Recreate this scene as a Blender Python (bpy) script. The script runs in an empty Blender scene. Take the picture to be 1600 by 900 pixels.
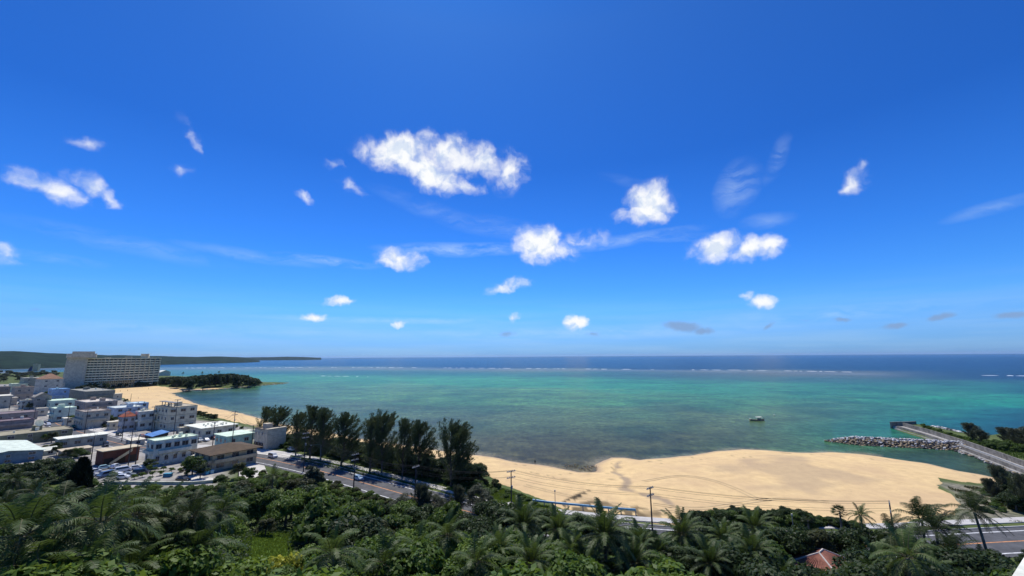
import bpy, bmesh, math, random
import numpy as np
from mathutils import Vector, Matrix
random.seed(7); rng = np.random.default_rng(11)
R = math.radians
scene = bpy.context.scene
# ---------------------------------------------------------------- camera
CH = 43.0; FPX = 650.0; PITCH = R(9.33); ROLL = R(0.37)
cam_d = bpy.data.cameras.new('camera'); cam = bpy.data.objects.new('camera', cam_d)
scene.collection.objects.link(cam); scene.camera = cam
cam_d.sensor_width = 36.0; cam_d.lens = 36.0*FPX/1600.0
cam_d.clip_start = 0.5; cam_d.clip_end = 120000
cam.matrix_world = Matrix.Translation((0, 0, CH)) @ Matrix.Rotation(R(90)+PITCH, 4, 'X') @ Matrix.Rotation(-ROLL, 4, 'Z')
scene.render.engine = 'CYCLES'
scene.render.resolution_x = 1024; scene.render.resolution_y = 576
scene.view_settings.view_transform = 'Standard'; scene.view_settings.look = 'None'
scene.view_settings.gamma = 1; scene.view_settings.exposure = 0.0
scene.view_settings.use_curve_mapping = False
# ---------------------------------------------------------------- sun and sky
SUN_EL = R(60); SUN_AZ = R(-14.5)
SKY_STRENGTH = 0.125
sd = Vector((math.sin(SUN_AZ)*math.cos(SUN_EL), math.cos(SUN_AZ)*math.cos(SUN_EL), math.sin(SUN_EL)))
sl = bpy.data.lights.new('sun', 'SUN'); sl.energy = 4.6; sl.angle = R(0.53); sl.color = (1.0, 0.955, 0.88)
so = bpy.data.objects.new('sun', sl); scene.collection.objects.link(so)
so.rotation_euler = (-sd).to_track_quat('-Z', 'Y').to_euler(); so.location = (0, 0, 200)

def at(u, v, z=0.0):
    """the world point at height z seen at (u,v) of the 1600x900 photograph"""
    a = (u-800)/FPX; b = -(v-450)/FPX
    a, b = a*math.cos(ROLL)+b*math.sin(ROLL), -a*math.sin(ROLL)+b*math.cos(ROLL)
    dx, dy, dz = a, math.cos(PITCH)-math.sin(PITCH)*b, math.sin(PITCH)+math.cos(PITCH)*b
    t = (z-CH)/dz
    return Vector((dx*t, dy*t, z))
def ray(u, v):
    a = (u-800)/FPX; b = -(v-450)/FPX
    a, b = a*math.cos(ROLL)+b*math.sin(ROLL), -a*math.sin(ROLL)+b*math.cos(ROLL)
    return Vector((a, math.cos(PITCH)-math.sin(PITCH)*b, math.sin(PITCH)+math.cos(PITCH)*b)).normalized()
def px(x, y, z):
    z = z-CH
    f = y*math.cos(PITCH)+z*math.sin(PITCH); up = -y*math.sin(PITCH)+z*math.cos(PITCH)
    a = x/f; b = up/f
    a, b = a*math.cos(ROLL)-b*math.sin(ROLL), a*math.sin(ROLL)+b*math.cos(ROLL)
    return 800+a*FPX, 450-b*FPX

# world: Nishita sky, clouds placed by direction
w = bpy.data.worlds.new("World"); scene.world = w; w.use_nodes = True
nt = w.node_tree; N = nt.nodes; L = nt.links; N.clear()
def nn(t, **k):
    n = N.new(t)
    for a, b in k.items(): setattr(n, a, b)
    return n
def mth(op, a, b=None, c=None, clamp=False):
    n = N.new('ShaderNodeMath'); n.operation = op; n.use_clamp = clamp
    for i, x in enumerate((a, b, c)):
        if x is None: continue
        if isinstance(x, (int, float)): n.inputs[i].default_value = x
        else: L.new(x, n.inputs[i])
    return n.outputs[0]
def mixc(fac, a, b):
    n = N.new('ShaderNodeMix'); n.data_type = 'RGBA'; n.clamp_factor = True
    for i, x in ((0, fac), (6, a), (7, b)):
        if isinstance(x, (int, float)): n.inputs[i].default_value = x
        elif isinstance(x, tuple): n.inputs[i].default_value = (*x, 1)
        else: L.new(x, n.inputs[i])
    return n.outputs[2]
def mapr(x, a, b, c=0.0, d=1.0, smooth=True):
    n = N.new('ShaderNodeMapRange'); n.interpolation_type = 'SMOOTHSTEP' if smooth else 'LINEAR'
    L.new(x, n.inputs[0])
    for i, q in enumerate((a, b, c, d)): n.inputs[i+1].default_value = q
    return n.outputs[0]
sky = nn('ShaderNodeTexSky', sky_type='NISHITA'); sky.sun_disc = False
sky.sun_elevation = SUN_EL; sky.sun_rotation = SUN_AZ; sky.altitude = 0
sky.air_density = 1.0; sky.dust_density = 0.25; sky.ozone_density = 4.0
tc = nn('ShaderNodeTexCoord'); sep = nn('ShaderNodeSeparateXYZ'); L.new(tc.outputs['Generated'], sep.inputs[0])
az = mth('ARCTAN2', sep.outputs[0], sep.outputs[1]); el = mth('ARCSINE', sep.outputs[2])
comb = nn('ShaderNodeCombineXYZ'); L.new(az, comb.inputs[0]); L.new(el, comb.inputs[1])
def noise(vec, scale, detail, rough=0.55, dist=0.0, dim='3D'):
    n = nn('ShaderNodeTexNoise'); n.noise_dimensions = dim
    L.new(vec, n.inputs['Vector']); n.inputs['Scale'].default_value = scale
    n.inputs['Detail'].default_value = detail; n.inputs['Roughness'].default_value = rough
    n.inputs['Distortion'].default_value = dist
    return n
def vm(op, a, b=None):
    n = N.new('ShaderNodeVectorMath'); n.operation = op
    for i, x in enumerate((a, b)):
        if x is None: continue
        if isinstance(x, tuple): n.inputs[i].default_value = x
        else: L.new(x, n.inputs[i])
    return n.outputs[1] if op == 'LENGTH' else n.outputs[0]
warp = noise(comb.outputs[0], 9, 4, 0.6)
wv = vm('MULTIPLY', vm('SUBTRACT', warp.outputs['Color'], (0.5, 0.5, 0.5)), (0.07, 0.05, 0))
wv2 = vm('MULTIPLY', vm('SUBTRACT', noise(comb.outputs[0], 38, 3, 0.6).outputs['Color'], (0.5, 0.5, 0.5)), (0.018, 0.016, 0))
P0 = vm('ADD', comb.outputs[0], vm('ADD', wv, wv2))
def azel(u, v):
    d = ray(u, v); return math.atan2(d.x, d.y), math.asin(d.z)
def blobs(lst, pos):
    out = None
    for (u, v, hw, hh, rot, s) in lst:
        a0, e0 = azel(u, v); a1, e1 = azel(u+hw, v); a2, e2 = azel(u, v-hh)
        m = nn('ShaderNodeMapping', vector_type='TEXTURE'); L.new(pos, m.inputs[0])
        m.inputs[1].default_value = (a0, e0, 0); m.inputs[2].default_value = (0, 0, R(-rot))
        m.inputs[3].default_value = (abs(a1-a0)*1.28, abs(e2-e0)*1.28, 1)
        v1 = mth('MULTIPLY', mth('SUBTRACT', 1.0, vm('LENGTH', m.outputs[0])), s)
        out = v1 if out is None else mth('MAXIMUM', out, v1)
    return mth('MAXIMUM', out, 0.0)
CUM = [(622,238,52,34,0,1.25),(600,246,56,22,10,.75),(672,268,62,30,20,1.2),(705,240,62,36,10,.85),(755,250,55,28,28,.8),(795,270,30,36,50,.8),(720,288,40,14,8,.7),
       (842,380,40,32,0,1.3),(872,388,55,22,-5,.62),(905,375,50,18,-8,.5),(1012,318,44,38,0,1.2),(990,330,38,20,-10,.65),
       (628,404,38,18,18,1.05),(612,408,24,12,0,.9),(1118,385,45,24,-12,1.05),(1165,385,45,20,-6,1.0),(1200,380,36,22,0,.85),
       (1192,473,26,14,0,.95),(1163,464,14,9,0,.7),(902,505,19,12,0,1.15),(494,493,22,10,0,1.1),(532,468,28,9,-10,.9),(795,446,38,12,-14,.75),
       (804,497,12,7,0,.7),(620,504,15,6,0,.9),(482,306,16,9,30,.5),(1340,282,36,20,-30,.66),(1352,262,20,12,0,.45),
       (45,280,50,20,12,.62),(95,298,62,22,14,.68),(140,290,52,18,28,.62),(172,310,28,14,40,.65),(138,224,40,13,14,.42),(3,396,34,22,10,.5),(302,215,38,13,62,.46),(283,266,20,12,0,.34),(528,255,26,10,5,.36),(552,294,32,12,30,.46)]
WSP = [(1300,490,260,12,-1,.45),(900,520,320,10,0,.4),(300,515,300,9,0,.35),(720,390,110,10,-1,.9),(515,408,75,7,3,.75),(960,378,120,9,-4,.6),(1150,295,45,30,-60,.55),(1210,250,40,12,-62,.35),(600,500,170,5,0,.55),(210,385,150,14,6,.3),
       (400,400,100,9,3,.4),(1030,372,130,7,4,.35),(1550,325,90,10,-8,.4),(780,355,90,16,8,.3),(1200,345,40,12,0,.4),(1000,290,60,10,20,.2),(90,405,80,8,3,.3),(680,330,90,14,15,.25)]
GRY = [(1066,510,34,10,8,1.0),(1100,517,28,7,0,.8),(790,522,20,7,0,.7),(926,522,18,6,0,.7),(1400,509,30,6,-8,1),(1470,495,32,7,-10,1),(1575,492,36,8,-3,1.1),(1315,500,22,5,0,.7),(1200,510,16,5,-40,.7),(1260,500,18,4,0,.6),(60,485,18,4,0,.4),(188,488,18,5,0,.4)]
n_f = noise(P0, 25, 9, 0.53)
n_w = noise(vm('MULTIPLY', P0, (1.0, 5.0, 1.0)), 9, 6, 0.6)
cum = blobs(CUM, P0)
P1 = vm('ADD', comb.outputs[0], vm('MULTIPLY', wv, (.7, .25, 0)))
wsp = blobs(WSP, P1); gry = blobs(GRY, vm('ADD', comb.outputs[0], vm('MULTIPLY', wv2, (1, .6, 0))))
d_c = mth('ADD', mth('MULTIPLY', cum, 1.55), mth('MULTIPLY', mth('SUBTRACT', n_f.outputs['Fac'], 0.5), 2.05))
a_c = mth('MULTIPLY', mapr(d_c, 0.10, 1.42), mapr(cum, 0.0, 0.34))
a_w = mth('MULTIPLY', mth('MULTIPLY', wsp, mapr(n_w.outputs['Fac'], 0.30, 0.66)), 0.62)
a_g = mth('MULTIPLY', mapr(mth('ADD', gry, mth('MULTIPLY', mth('SUBTRACT', n_f.outputs['Fac'], 0.5), 1.0)), 0.2, 0.8), mapr(gry, 0.0, 0.2, 0, .9))
# thin bright haze veil low over the horizon
n_v = noise(vm('MULTIPLY', comb.outputs[0], (1.0, 14.0, 1.0)), 3.5, 5, 0.55)
veil = mth('MULTIPLY', mth('MULTIPLY', mapr(el, 0.16, 0.03), mapr(n_v.outputs['Fac'], .35, .65, .35, 1)), 0.26)
rampe = nn('ShaderNodeValToRGB'); L.new(mapr(el, 0.0, 0.8, 0, 1, False), rampe.inputs[0]); er = rampe.color_ramp
er.elements[0].color = (.25, .50, .98, 1); er.elements[1].color = (.16, .50, .84, 1)
for p_, c_ in ((.06, (.29, .58, 1.0)), (.13, (.31, .68, 1.0)), (.30, (.21, .58, .96)), (.55, (.145, .455, .80)), (.9, (.21, .52, .82))):
    e_ = er.elements.new(p_); e_.color = (*c_, 1)
hsv = nn('ShaderNodeHueSaturation'); L.new(sky.outputs[0], hsv.inputs['Color']); hsv.inputs['Saturation'].default_value = 1.06; hsv.inputs['Value'].default_value = 1.0
HSV = hsv
tint = nn('ShaderNodeMix', data_type='RGBA', blend_type='MULTIPLY'); tint.inputs[0].default_value = 1.0
L.new(hsv.outputs[0], tint.inputs[6]); tint.inputs[7].default_value = (0.82, 0.96, 1.22, 1)
tint2 = nn('ShaderNodeMix', data_type='RGBA', blend_type='MULTIPLY'); tint2.inputs[0].default_value = 1.0; L.new(tint.outputs[2], tint2.inputs[6]); L.new(rampe.outputs[0], tint2.inputs[7])
base = tint2.outputs[2]

n_f2 = noise(vm('ADD', P0, (0.004, 0.018, 0)), 25, 4, 0.5)
shade = mapr(mth('SUBTRACT', n_f.outputs['Fac'], n_f2.outputs['Fac']), -0.15, 0.07)
cwhite = mixc(shade, (5.7, 6.4, 7.5), (7.9, 8.0, 8.1))
c1 = mixc(veil, base, (4.0, 5.6, 7.2))
c2 = mixc(a_w, c1, (5.2, 6.6, 7.9))
c3 = mixc(a_g, c2, (1.9, 3.1, 5.3))
c4 = mixc(a_c, c3, cwhite)
bg = nn('ShaderNodeBackground'); L.new(c4, bg.inputs[0]); bg.inputs[1].default_value = SKY_STRENGTH
wo = nn('ShaderNodeOutputWorld'); L.new(bg.outputs[0], wo.inputs[0])
w.cycles.sampling_method = 'MANUAL'; w.cycles.sample_map_resolution = 512

# ---------------------------------------------------------------- helpers
def tag(o, label=None, cat=None, group=None, kind=None):
    if label: o['label'] = label
    if cat: o['category'] = cat
    if group: o['group'] = group
    if kind: o['kind'] = kind
    return o
def lin(c):
    return tuple(((x/255)/12.92 if x/255 <= .04045 else ((x/255+.055)/1.055)**2.4) for x in c)
_m = {}
def mat(name, col, rough=0.8, var=0.12, scale=2.0, bump=0.0, spec=0.3, metal=0.0, col2=None, obj=True):
    """procedural surface: base colour broken by two noises of stains and dirt"""
    if name in _m: return _m[name]
    m = bpy.data.materials.new(name); m.use_nodes = True; _m[name] = m
    t = m.node_tree; b = t.nodes['Principled BSDF']
    b.inputs['Roughness'].default_value = rough; b.inputs['Metallic'].default_value = metal
    b.inputs['Specular IOR Level'].default_value = spec
    tcn = t.nodes.new('ShaderNodeTexCoord'); n = t.nodes.new('ShaderNodeTexNoise')
    t.links.new(tcn.outputs['Object'] if obj else tcn.outputs['Object'], n.inputs['Vector'])
    n.inputs['Scale'].default_value = scale; n.inputs['Detail'].default_value = 6; n.inputs['Roughness'].default_value = .65
    cr = t.nodes.new('ShaderNodeValToRGB'); t.links.new(n.outputs['Fac'], cr.inputs[0])
    c2 = col2 or tuple(x*(1-2.2*var) for x in col)
    cr.color_ramp.elements[0].position = .3; cr.color_ramp.elements[1].position = .62
    cr.color_ramp.elements[0].color = (*c2, 1); cr.color_ramp.elements[1].color = (*[min(1, x*(1+var*.5)) for x in col], 1)
    t.links.new(cr.outputs[0], b.inputs['Base Color'])
    if bump:
        bn = t.nodes.new('ShaderNodeBump'); bn.inputs['Strength'].default_value = bump; bn.inputs['Distance'].default_value = .1
        t.links.new(n.outputs['Fac'], bn.inputs['Height']); t.links.new(bn.outputs[0], b.inputs['Normal'])
    return m
def nodes_of(m): return m.node_tree.nodes, m.node_tree.links
def mesh(name, verts, faces, m=None, parent=None, smooth=False):
    me = bpy.data.meshes.new(name); me.from_pydata([tuple(v) for v in verts], [], faces); me.update()
    if smooth: me.polygons.foreach_set('use_smooth', [True]*len(me.polygons))
    if m is not None:
        for mm in (m if isinstance(m, (list, tuple)) else [m]): me.materials.append(mm)
    o = bpy.data.objects.new(name, me); scene.collection.objects.link(o)
    if parent is not None: o.parent = parent
    return o
def empty(name, loc=(0, 0, 0), rz=0.0, sc=1.0):
    o = bpy.data.objects.new(name, None); scene.collection.objects.link(o)
    o.location = loc; o.rotation_euler = (0, 0, rz); o.scale = (sc, sc, sc); o.empty_display_size = .5
    return o
def kids(o): return [c for c in scene.collection.objects if c.parent == o]
_kid = {}
def copy_tree(o, parent=None):
    if o.name not in _kid:
        _kid[o.name] = kids(o)
    c = o.copy(); scene.collection.objects.link(c)
    if parent is not None: c.parent = parent
    _k = [copy_tree(ch, c) for ch in _kid[o.name]]
    _kid[c.name] = _k
    return c
class MB:
    def __init__(s): s.v = []; s.f = []; s.mi = []
    def add(s, vs, fs, mi=0):
        n = len(s.v); s.v += [tuple(v) for v in vs]; s.f += [tuple(i+n for i in f) for f in fs]; s.mi += [mi]*len(fs); return s
    def box(s, x0, x1, y0, y1, z0, z1, mi=0):
        return s.add([(x0,y0,z0),(x1,y0,z0),(x1,y1,z0),(x0,y1,z0),(x0,y0,z1),(x1,y0,z1),(x1,y1,z1),(x0,y1,z1)],
              [(0,3,2,1),(4,5,6,7),(0,1,5,4),(1,2,6,5),(2,3,7,6),(3,0,4,7)], mi)
    def obox(s, c, ax, hx, hy, hz, mi=0):
        """oriented box: centre, unit x axis (horizontal), half sizes"""
        c = Vector(c); ax = Vector(ax).normalized(); ay = Vector((-ax.y, ax.x, 0)).normalized(); azz = ax.cross(ay)
        vs = [c+ax*(i*hx)+ay*(j*hy)+azz*(k*hz) for k in (-1, 1) for i, j in ((-1,-1),(1,-1),(1,1),(-1,1))]
        return s.add(vs, [(0,3,2,1),(4,5,6,7),(0,1,5,4),(1,2,6,5),(2,3,7,6),(3,0,4,7)], mi)
    def tube(s, pts, rad, seg=6, mi=0, cap=True):
        pts = [Vector(p) for p in pts]; n = len(pts)
        rad = rad if isinstance(rad, (list, tuple)) else [rad]*n
        vs = []; up = Vector((0, 0, 1))
        for i, p in enumerate(pts):
            d = (pts[min(i+1, n-1)]-pts[max(i-1, 0)]).normalized()
            a = d.cross(up if abs(d.z) < .9 else Vector((1, 0, 0))).normalized(); b = d.cross(a)
            for k in range(seg):
                t = 2*math.pi*k/seg; vs.append(p+a*(math.cos(t)*rad[i])+b*(math.sin(t)*rad[i]))
        fs = [(i*seg+k, i*seg+(k+1) % seg, (i+1)*seg+(k+1) % seg, (i+1)*seg+k) for i in range(n-1) for k in range(seg)]
        if cap: fs += [tuple(range(seg))[::-1], tuple((n-1)*seg+k for k in range(seg))]
        return s.add(vs, fs, mi)
    def prism(s, poly, z0, z1, mi=0):
        n = len(poly)
        vs = [(p[0], p[1], z0) for p in poly]+[(p[0], p[1], z1) for p in poly]
        return s.add(vs, [tuple(range(n))[::-1], tuple(range(n, 2*n))]+[(i, (i+1) % n, (i+1) % n+n, i+n) for i in range(n)], mi)
    def build(s, name, m, parent=None, smooth=False):
        o = mesh(name, s.v, s.f, m, parent, smooth)
        if isinstance(m, (list, tuple)): o.data.polygons.foreach_set('material_index', s.mi)
        return o

# ---------------------------------------------------------------- plan of the place (numpy)
def poly_px(lst, z=0.0): return [tuple(at(u, v, z)[:2]) for u, v in lst]
def seg_dist(X, Y, P, closed=True):
    P = np.array(P, float); Q = np.roll(P, -1, 0) if closed else P[1:]; A = P if closed else P[:-1]
    best = np.full(X.shape, 1e18); 
    for (ax, ay), (bx, by) in zip(A, Q):
        dx, dy = bx-ax, by-ay; l2 = dx*dx+dy*dy+1e-9
        t = np.clip(((X-ax)*dx+(Y-ay)*dy)/l2, 0, 1)
        best = np.minimum(best, (X-ax-t*dx)**2+(Y-ay-t*dy)**2)
    return np.sqrt(best)
def inside(X, Y, P):
    P = np.array(P, float); c = np.zeros(X.shape, bool); j = len(P)-1
    for i in range(len(P)):
        xi, yi = P[i]; xj, yj = P[j]
        cond = ((yi > Y) != (yj > Y)) & (X < (xj-xi)*(Y-yi)/((yj-yi) if yj != yi else 1e-9)+xi)
        c ^= cond; j = i
    return c
def sdist(X, Y, P):
    d = seg_dist(X, Y, P); return np.where(inside(X, Y, P), d, -d)
SHORE = [(1700,800),(1640,775),(1600,761),(1580,753),(1555,746),(1540,742),(1500,735),(1470,728),(1450,724),(1400,718),(1350,710),(1300,707),(1270,708),(1230,707),(1200,704),(1160,702),(1120,706),(1085,711),(1060,715),(1000,720),(975,716),(955,715),(938,720),(926,727),(932,737),(905,738),(880,732),(860,728),(800,721),(750,711),(700,705),(640,697),(560,685),(500,672),(440,663),(395,650),(360,643),(330,637),(300,629),(282,621),(268,615),(290,610.5),(340,608.5),(380,605),(412,602),(445,599.5),(452,598),(415,598),(400,594),(330,590),(250,587),(200,584.5),(100,581.5),(0,580.5),(-300,582)]
LAND = poly_px(SHORE)
p = LAND[0]; LAND = [(6000, p[1]-60), (700, p[1]-60), (330, p[1]-20)]+LAND+[(-5200, LAND[-1][1]), (-5200, -5200), (6000, -5200)]
SPIT = poly_px([(1404,673),(1440,684),(1490,699),(1530,712),(1600,745),(1700,793)])
SPIT = [(SPIT[-1][0]+700, SPIT[-1][1]-30)][::-1]+SPIT[::-1]+poly_px([(1403,665),(1445,666),(1500,678),(1530,683),(1570,678),(1600,673),(1700,668)])+[(1400, 420)]
BEACH_IN = [(1560,754),(1520,754),(1470,750),(1472,763),(1486,776),(1506,792),(1500,806),(1480,812),(1440,822),(1400,826),(1100,832),(1030,824),(1000,822),(940,812),(880,802),(845,782),(790,762),(760,750),(730,738),(690,738),(640,722),(560,706),(500,690),(440,679),(400,666),(340,654),(300,648),(262,644),(235,642),(205,628),(178,617),(178,606),(215,603.5),(245,604),(262,606),(300,606.8),(340,605.5),(400,602),(412,599.8),(445,597.6),(470,597.4)]
BEACH_OUT = [(470,601),(412,605),(380,608.5),(340,612),(300,613.5),(296,616),(318,623),(350,630),(410,641),(460,655),(520,668),(600,682),(650,689),(700,697),(750,703),(800,712),(870,722),(925,720),(955,706),(1060,706),(1160,693),(1300,697),(1400,708),(1500,725),(1580,745),(1610,762)]
BEACH = poly_px(BEACH_IN, 2.0)+poly_px(BEACH_OUT, 0)
ROADPX = [(-300,592),(0,630),(90,663),(170,689),(230,700),(330,708),(400,715),(480,731),(552,750.2),(640,775),(690,789),(800,815),(900,828),(1000,838),(1150,848),(1320,853),(1450,853),(1533,849),(1587,846),(1750,838)]
def smooth_line(P, n=8):
    P = [Vector(p) for p in P]; out = []
    for i in range(len(P)-1):
        p0 = P[max(i-1, 0)]; p1 = P[i]; p2 = P[i+1]; p3 = P[min(i+2, len(P)-1)]
        for k in range(n):
            t = k/n
            out.append(.5*((2*p1)+(-p0+p2)*t+(2*p0-5*p1+4*p2-p3)*t*t+(-p0+3*p1-3*p2+p3)*t**3))
    out.append(P[-1]); return out
ROAD = smooth_line([at(u, v, 3.0) for u, v in ROADPX], 8)
ROAD2 = [(p.x, p.y) for p in ROAD]
ROADPOLY = ROAD2+[(4000, -200), (4000, -4000), (-4000, -4000), (-4000, 1500)]
HEAD_C = at(330, 597, 3)
def vnoise(x, y, s, seed=0):
    """cheap smooth value noise"""
    x = x/s+seed*17.3; y = y/s+seed*9.1
    xi = np.floor(x); yi = np.floor(y); fx = x-xi; fy = y-yi
    fx = fx*fx*(3-2*fx); fy = fy*fy*(3-2*fy)
    h = lambda a, b: np.modf(np.abs(np.sin(a*127.1+b*311.7+seed*74.7)*43758.5453))[0]
    return (h(xi, yi)*(1-fx)+h(xi+1, yi)*fx)*(1-fy)+(h(xi, yi+1)*(1-fx)+h(xi+1, yi+1)*fx)*fy
STREAM = poly_px([(1035,808),(1052,800),(1040,790),(975,772),(980,757),(972,745),(960,735),(966,720)], 1.5)
def height(X, Y, parts=False):
    X = np.asarray(X, float); Y = np.asarray(Y, float)
    s1 = sdist(X, Y, LAND)+(vnoise(X, Y, 14, 1)-.5)*3.0+(vnoise(X, Y, 5, 2)-.5)*1.2; s2 = sdist(X, Y, SPIT)
    f = lambda s, top, w: np.where(s > 0, top*np.sin(np.pi/2*np.clip(s/w, 0, 1)), np.maximum(-5, s*.12))
    h = np.maximum(f(s1, 3.0, 38), f(s2, 1.9, 6))
    dr = seg_dist(X, Y, ROAD2, False)*np.where(inside(X, Y, ROADPOLY), 1, -1)
    r = np.hypot(X, Y)
    t = np.minimum(np.clip((dr-12)/72, 0, 1), np.clip((128-r)/70, 0, 1))
    h = h+19*t**1.15*(s1 > 30)+np.clip((dr-12)/10, 0, 1)*(s1 > 30)*(vnoise(X, Y, 9, 3)-.5)*.8*(t > 0)
    return h
def G(x, y): return float(height(np.array([x]), np.array([y]))[0])
# ---------------------------------------------------------------- height lookup
_gx = np.arange(-700, 520, 2.5); _gy = np.arange(-40, 840, 2.5)
_GX, _GY = np.meshgrid(_gx, _gy); _GH = height(_GX, _GY)
def G(x, y):
    i = min(max((x-_gx[0])/2.5, 0), len(_gx)-2.001); j = min(max((y-_gy[0])/2.5, 0), len(_gy)-2.001)
    a = int(i); b = int(j); fx = i-a; fy = j-b
    return float((_GH[b, a]*(1-fx)+_GH[b, a+1]*fx)*(1-fy)+(_GH[b+1, a]*(1-fx)+_GH[b+1, a+1]*fx)*fy)

def grid_mesh(name, X, Y, Z, keep, m, attrs=None, wrap=False, smooth=True):
    nr, nc = X.shape
    idx = np.arange(nr*nc).reshape(nr, nc)
    if wrap: idx = np.concatenate([idx, idx[:, :1]], 1)
    q = np.stack([idx[:-1, :-1], idx[:-1, 1:], idx[1:, 1:], idx[1:, :-1]], -1).reshape(-1, 4)
    if keep is not None:
        kf = keep.reshape(-1); q = q[kf[q].any(1)]
    used = np.unique(q); remap = np.full(nr*nc, -1); remap[used] = np.arange(len(used)); q = remap[q]
    co = np.stack([X, Y, Z], -1).reshape(-1, 3)[used]
    me = bpy.data.meshes.new(name); me.vertices.add(len(co)); me.vertices.foreach_set('co', co.astype(np.float32).ravel())
    me.loops.add(q.size); me.loops.foreach_set('vertex_index', q[:, ::-1].astype(np.int32).ravel())
    me.polygons.add(len(q)); me.polygons.foreach_set('loop_start', np.arange(0, q.size, 4, dtype=np.int32))
    me.polygons.foreach_set('use_smooth', np.ones(len(q), bool)); me.update(calc_edges=True)
    for an, arr in (attrs or {}).items():
        a = np.ones((nr*nc, 4), np.float32)
        if arr.ndim == 2: a[:, 0] = a[:, 1] = a[:, 2] = arr.reshape(-1)
        else: a[:, :3] = arr.reshape(-1, 3)
        at_ = me.color_attributes.new(an, 'FLOAT_COLOR', 'POINT'); at_.data.foreach_set('color', a[used].ravel())
    me.materials.append(m); o = bpy.data.objects.new(name, me); scene.collection.objects.link(o); return o
azs = np.concatenate([np.arange(-62, 62.01, .24), np.arange(66, 297, 5)])*np.pi/180
rs = np.exp(np.arange(math.log(3), math.log(1900), .0125)); rs = np.concatenate([rs, [2500, 5000]])
RR, AA = np.meshgrid(rs, azs, indexing='ij'); GX_, GY_ = RR*np.sin(AA), RR*np.cos(AA)
GZ_ = height(GX_, GY_); BS = sdist(GX_, GY_, BEACH)
BS = BS+(vnoise(GX_, GY_, 6, 5)-.5)*3.2+(vnoise(GX_, GY_, 2.2, 6)-.5)*1.4
# ground (soil, grass and town yards)
def attr_node(t, name):
    n = t.nodes.new('ShaderNodeAttribute'); n.attribute_name = name; return n
def mk_ground():
    m = mat('ground_soil', (.105, .13, .045), .95, .2, .12, .3, .1, col2=(.045, .075, .02))
    t = m.node_tree; b = t.nodes['Principled BSDF']; base = b.inputs['Base Color'].links[0].from_socket
    a = attr_node(t, 'zone'); sp = t.nodes.new('ShaderNodeSeparateColor'); t.links.new(a.outputs['Color'], sp.inputs[0])
    tcn = t.nodes.new('ShaderNodeTexCoord')
    n = t.nodes.new('ShaderNodeTexNoise'); t.links.new(tcn.outputs['Object'], n.inputs['Vector']); n.inputs['Scale'].default_value = .35; n.inputs['Detail'].default_value = 8
    cr = t.nodes.new('ShaderNodeValToRGB'); t.links.new(n.outputs['Fac'], cr.inputs[0])
    cr.color_ramp.elements[0].position = .35; cr.color_ramp.elements[1].position = .68
    cr.color_ramp.elements[0].color = (.20, .19, .17, 1); cr.color_ramp.elements[1].color = (.44, .41, .36, 1)
    mx = t.nodes.new('ShaderNodeMix'); mx.data_type = 'RGBA'; t.links.new(sp.outputs[0], mx.inputs[0]); t.links.new(base, mx.inputs[6]); t.links.new(cr.outputs[0], mx.inputs[7])
    cr2 = t.nodes.new('ShaderNodeValToRGB'); n2 = t.nodes.new('ShaderNodeTexNoise'); t.links.new(tcn.outputs['Object'], n2.inputs['Vector']); n2.inputs['Scale'].default_value = .5; n2.inputs['Detail'].default_value = 8; n2.inputs['Roughness'].default_value = .7
    t.links.new(n2.outputs['Fac'], cr2.inputs[0]); cr2.color_ramp.elements[0].position = .4; cr2.color_ramp.elements[1].position = .6
    cr2.color_ramp.elements[0].color = (.12, .12, .09, 1); cr2.color_ramp.elements[1].color = (.30, .27, .20, 1)
    mx2 = t.nodes.new('ShaderNodeMix'); mx2.data_type = 'RGBA'; t.links.new(sp.outputs[1], mx2.inputs[0]); t.links.new(mx.outputs[2], mx2.inputs[6]); t.links.new(cr2.outputs[0], mx2.inputs[7])
    mx3 = t.nodes.new('ShaderNodeMix'); mx3.data_type = 'RGBA'; t.links.new(sp.outputs[2], mx3.inputs[0]); t.links.new(mx2.outputs[2], mx3.inputs[6]); mx3.inputs[7].default_value = (.10, .17, .03, 1)
    t.links.new(mx3.outputs[2], b.inputs['Base Color']); return m
TOWN = poly_px([(-200,602),(60,600),(100,612),(180,620),(215,632),(262,648),(330,658),(396,670),(396,690),(330,760),(150,762),(118,734),(60,732),(-200,732)], 3)
ROCKY = poly_px([(1470,751),(1560,755),(1560,775),(1600,815),(1480,815),(1500,795)], 3)
def at_ground(u, v):
    d = ray(u, v); t_ = 10.0
    while t_ < 900:
        p_ = Vector((0, 0, CH))+d*t_
        if p_.z < G(p_.x, p_.y): break
        t_ += .25
    return p_
def poly_ground(P): return [tuple(at_ground(u, v)[:2]) for u, v in P]
GRASSY = poly_ground([(378,832),(460,832),(456,890),(372,894)])
def zmask(P, wd): return np.clip(sdist(GX_, GY_, P)/wd+.5+(vnoise(GX_, GY_, 5, 8)-.5)*.9, 0, 1)
zone = np.stack([zmask(TOWN, 6), zmask(ROCKY, 4), zmask(GRASSY, 2)], -1)
gz = GZ_-np.clip(BS, 0, 1.5)*.35-np.where(GZ_ < -.2, .3, 0)
ground = grid_mesh('ground', GX_, GY_, gz, (BS < 3) | (RR > 1000), mk_ground(), {'zone': zone}, True)
tag(ground, kind='structure')
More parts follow.
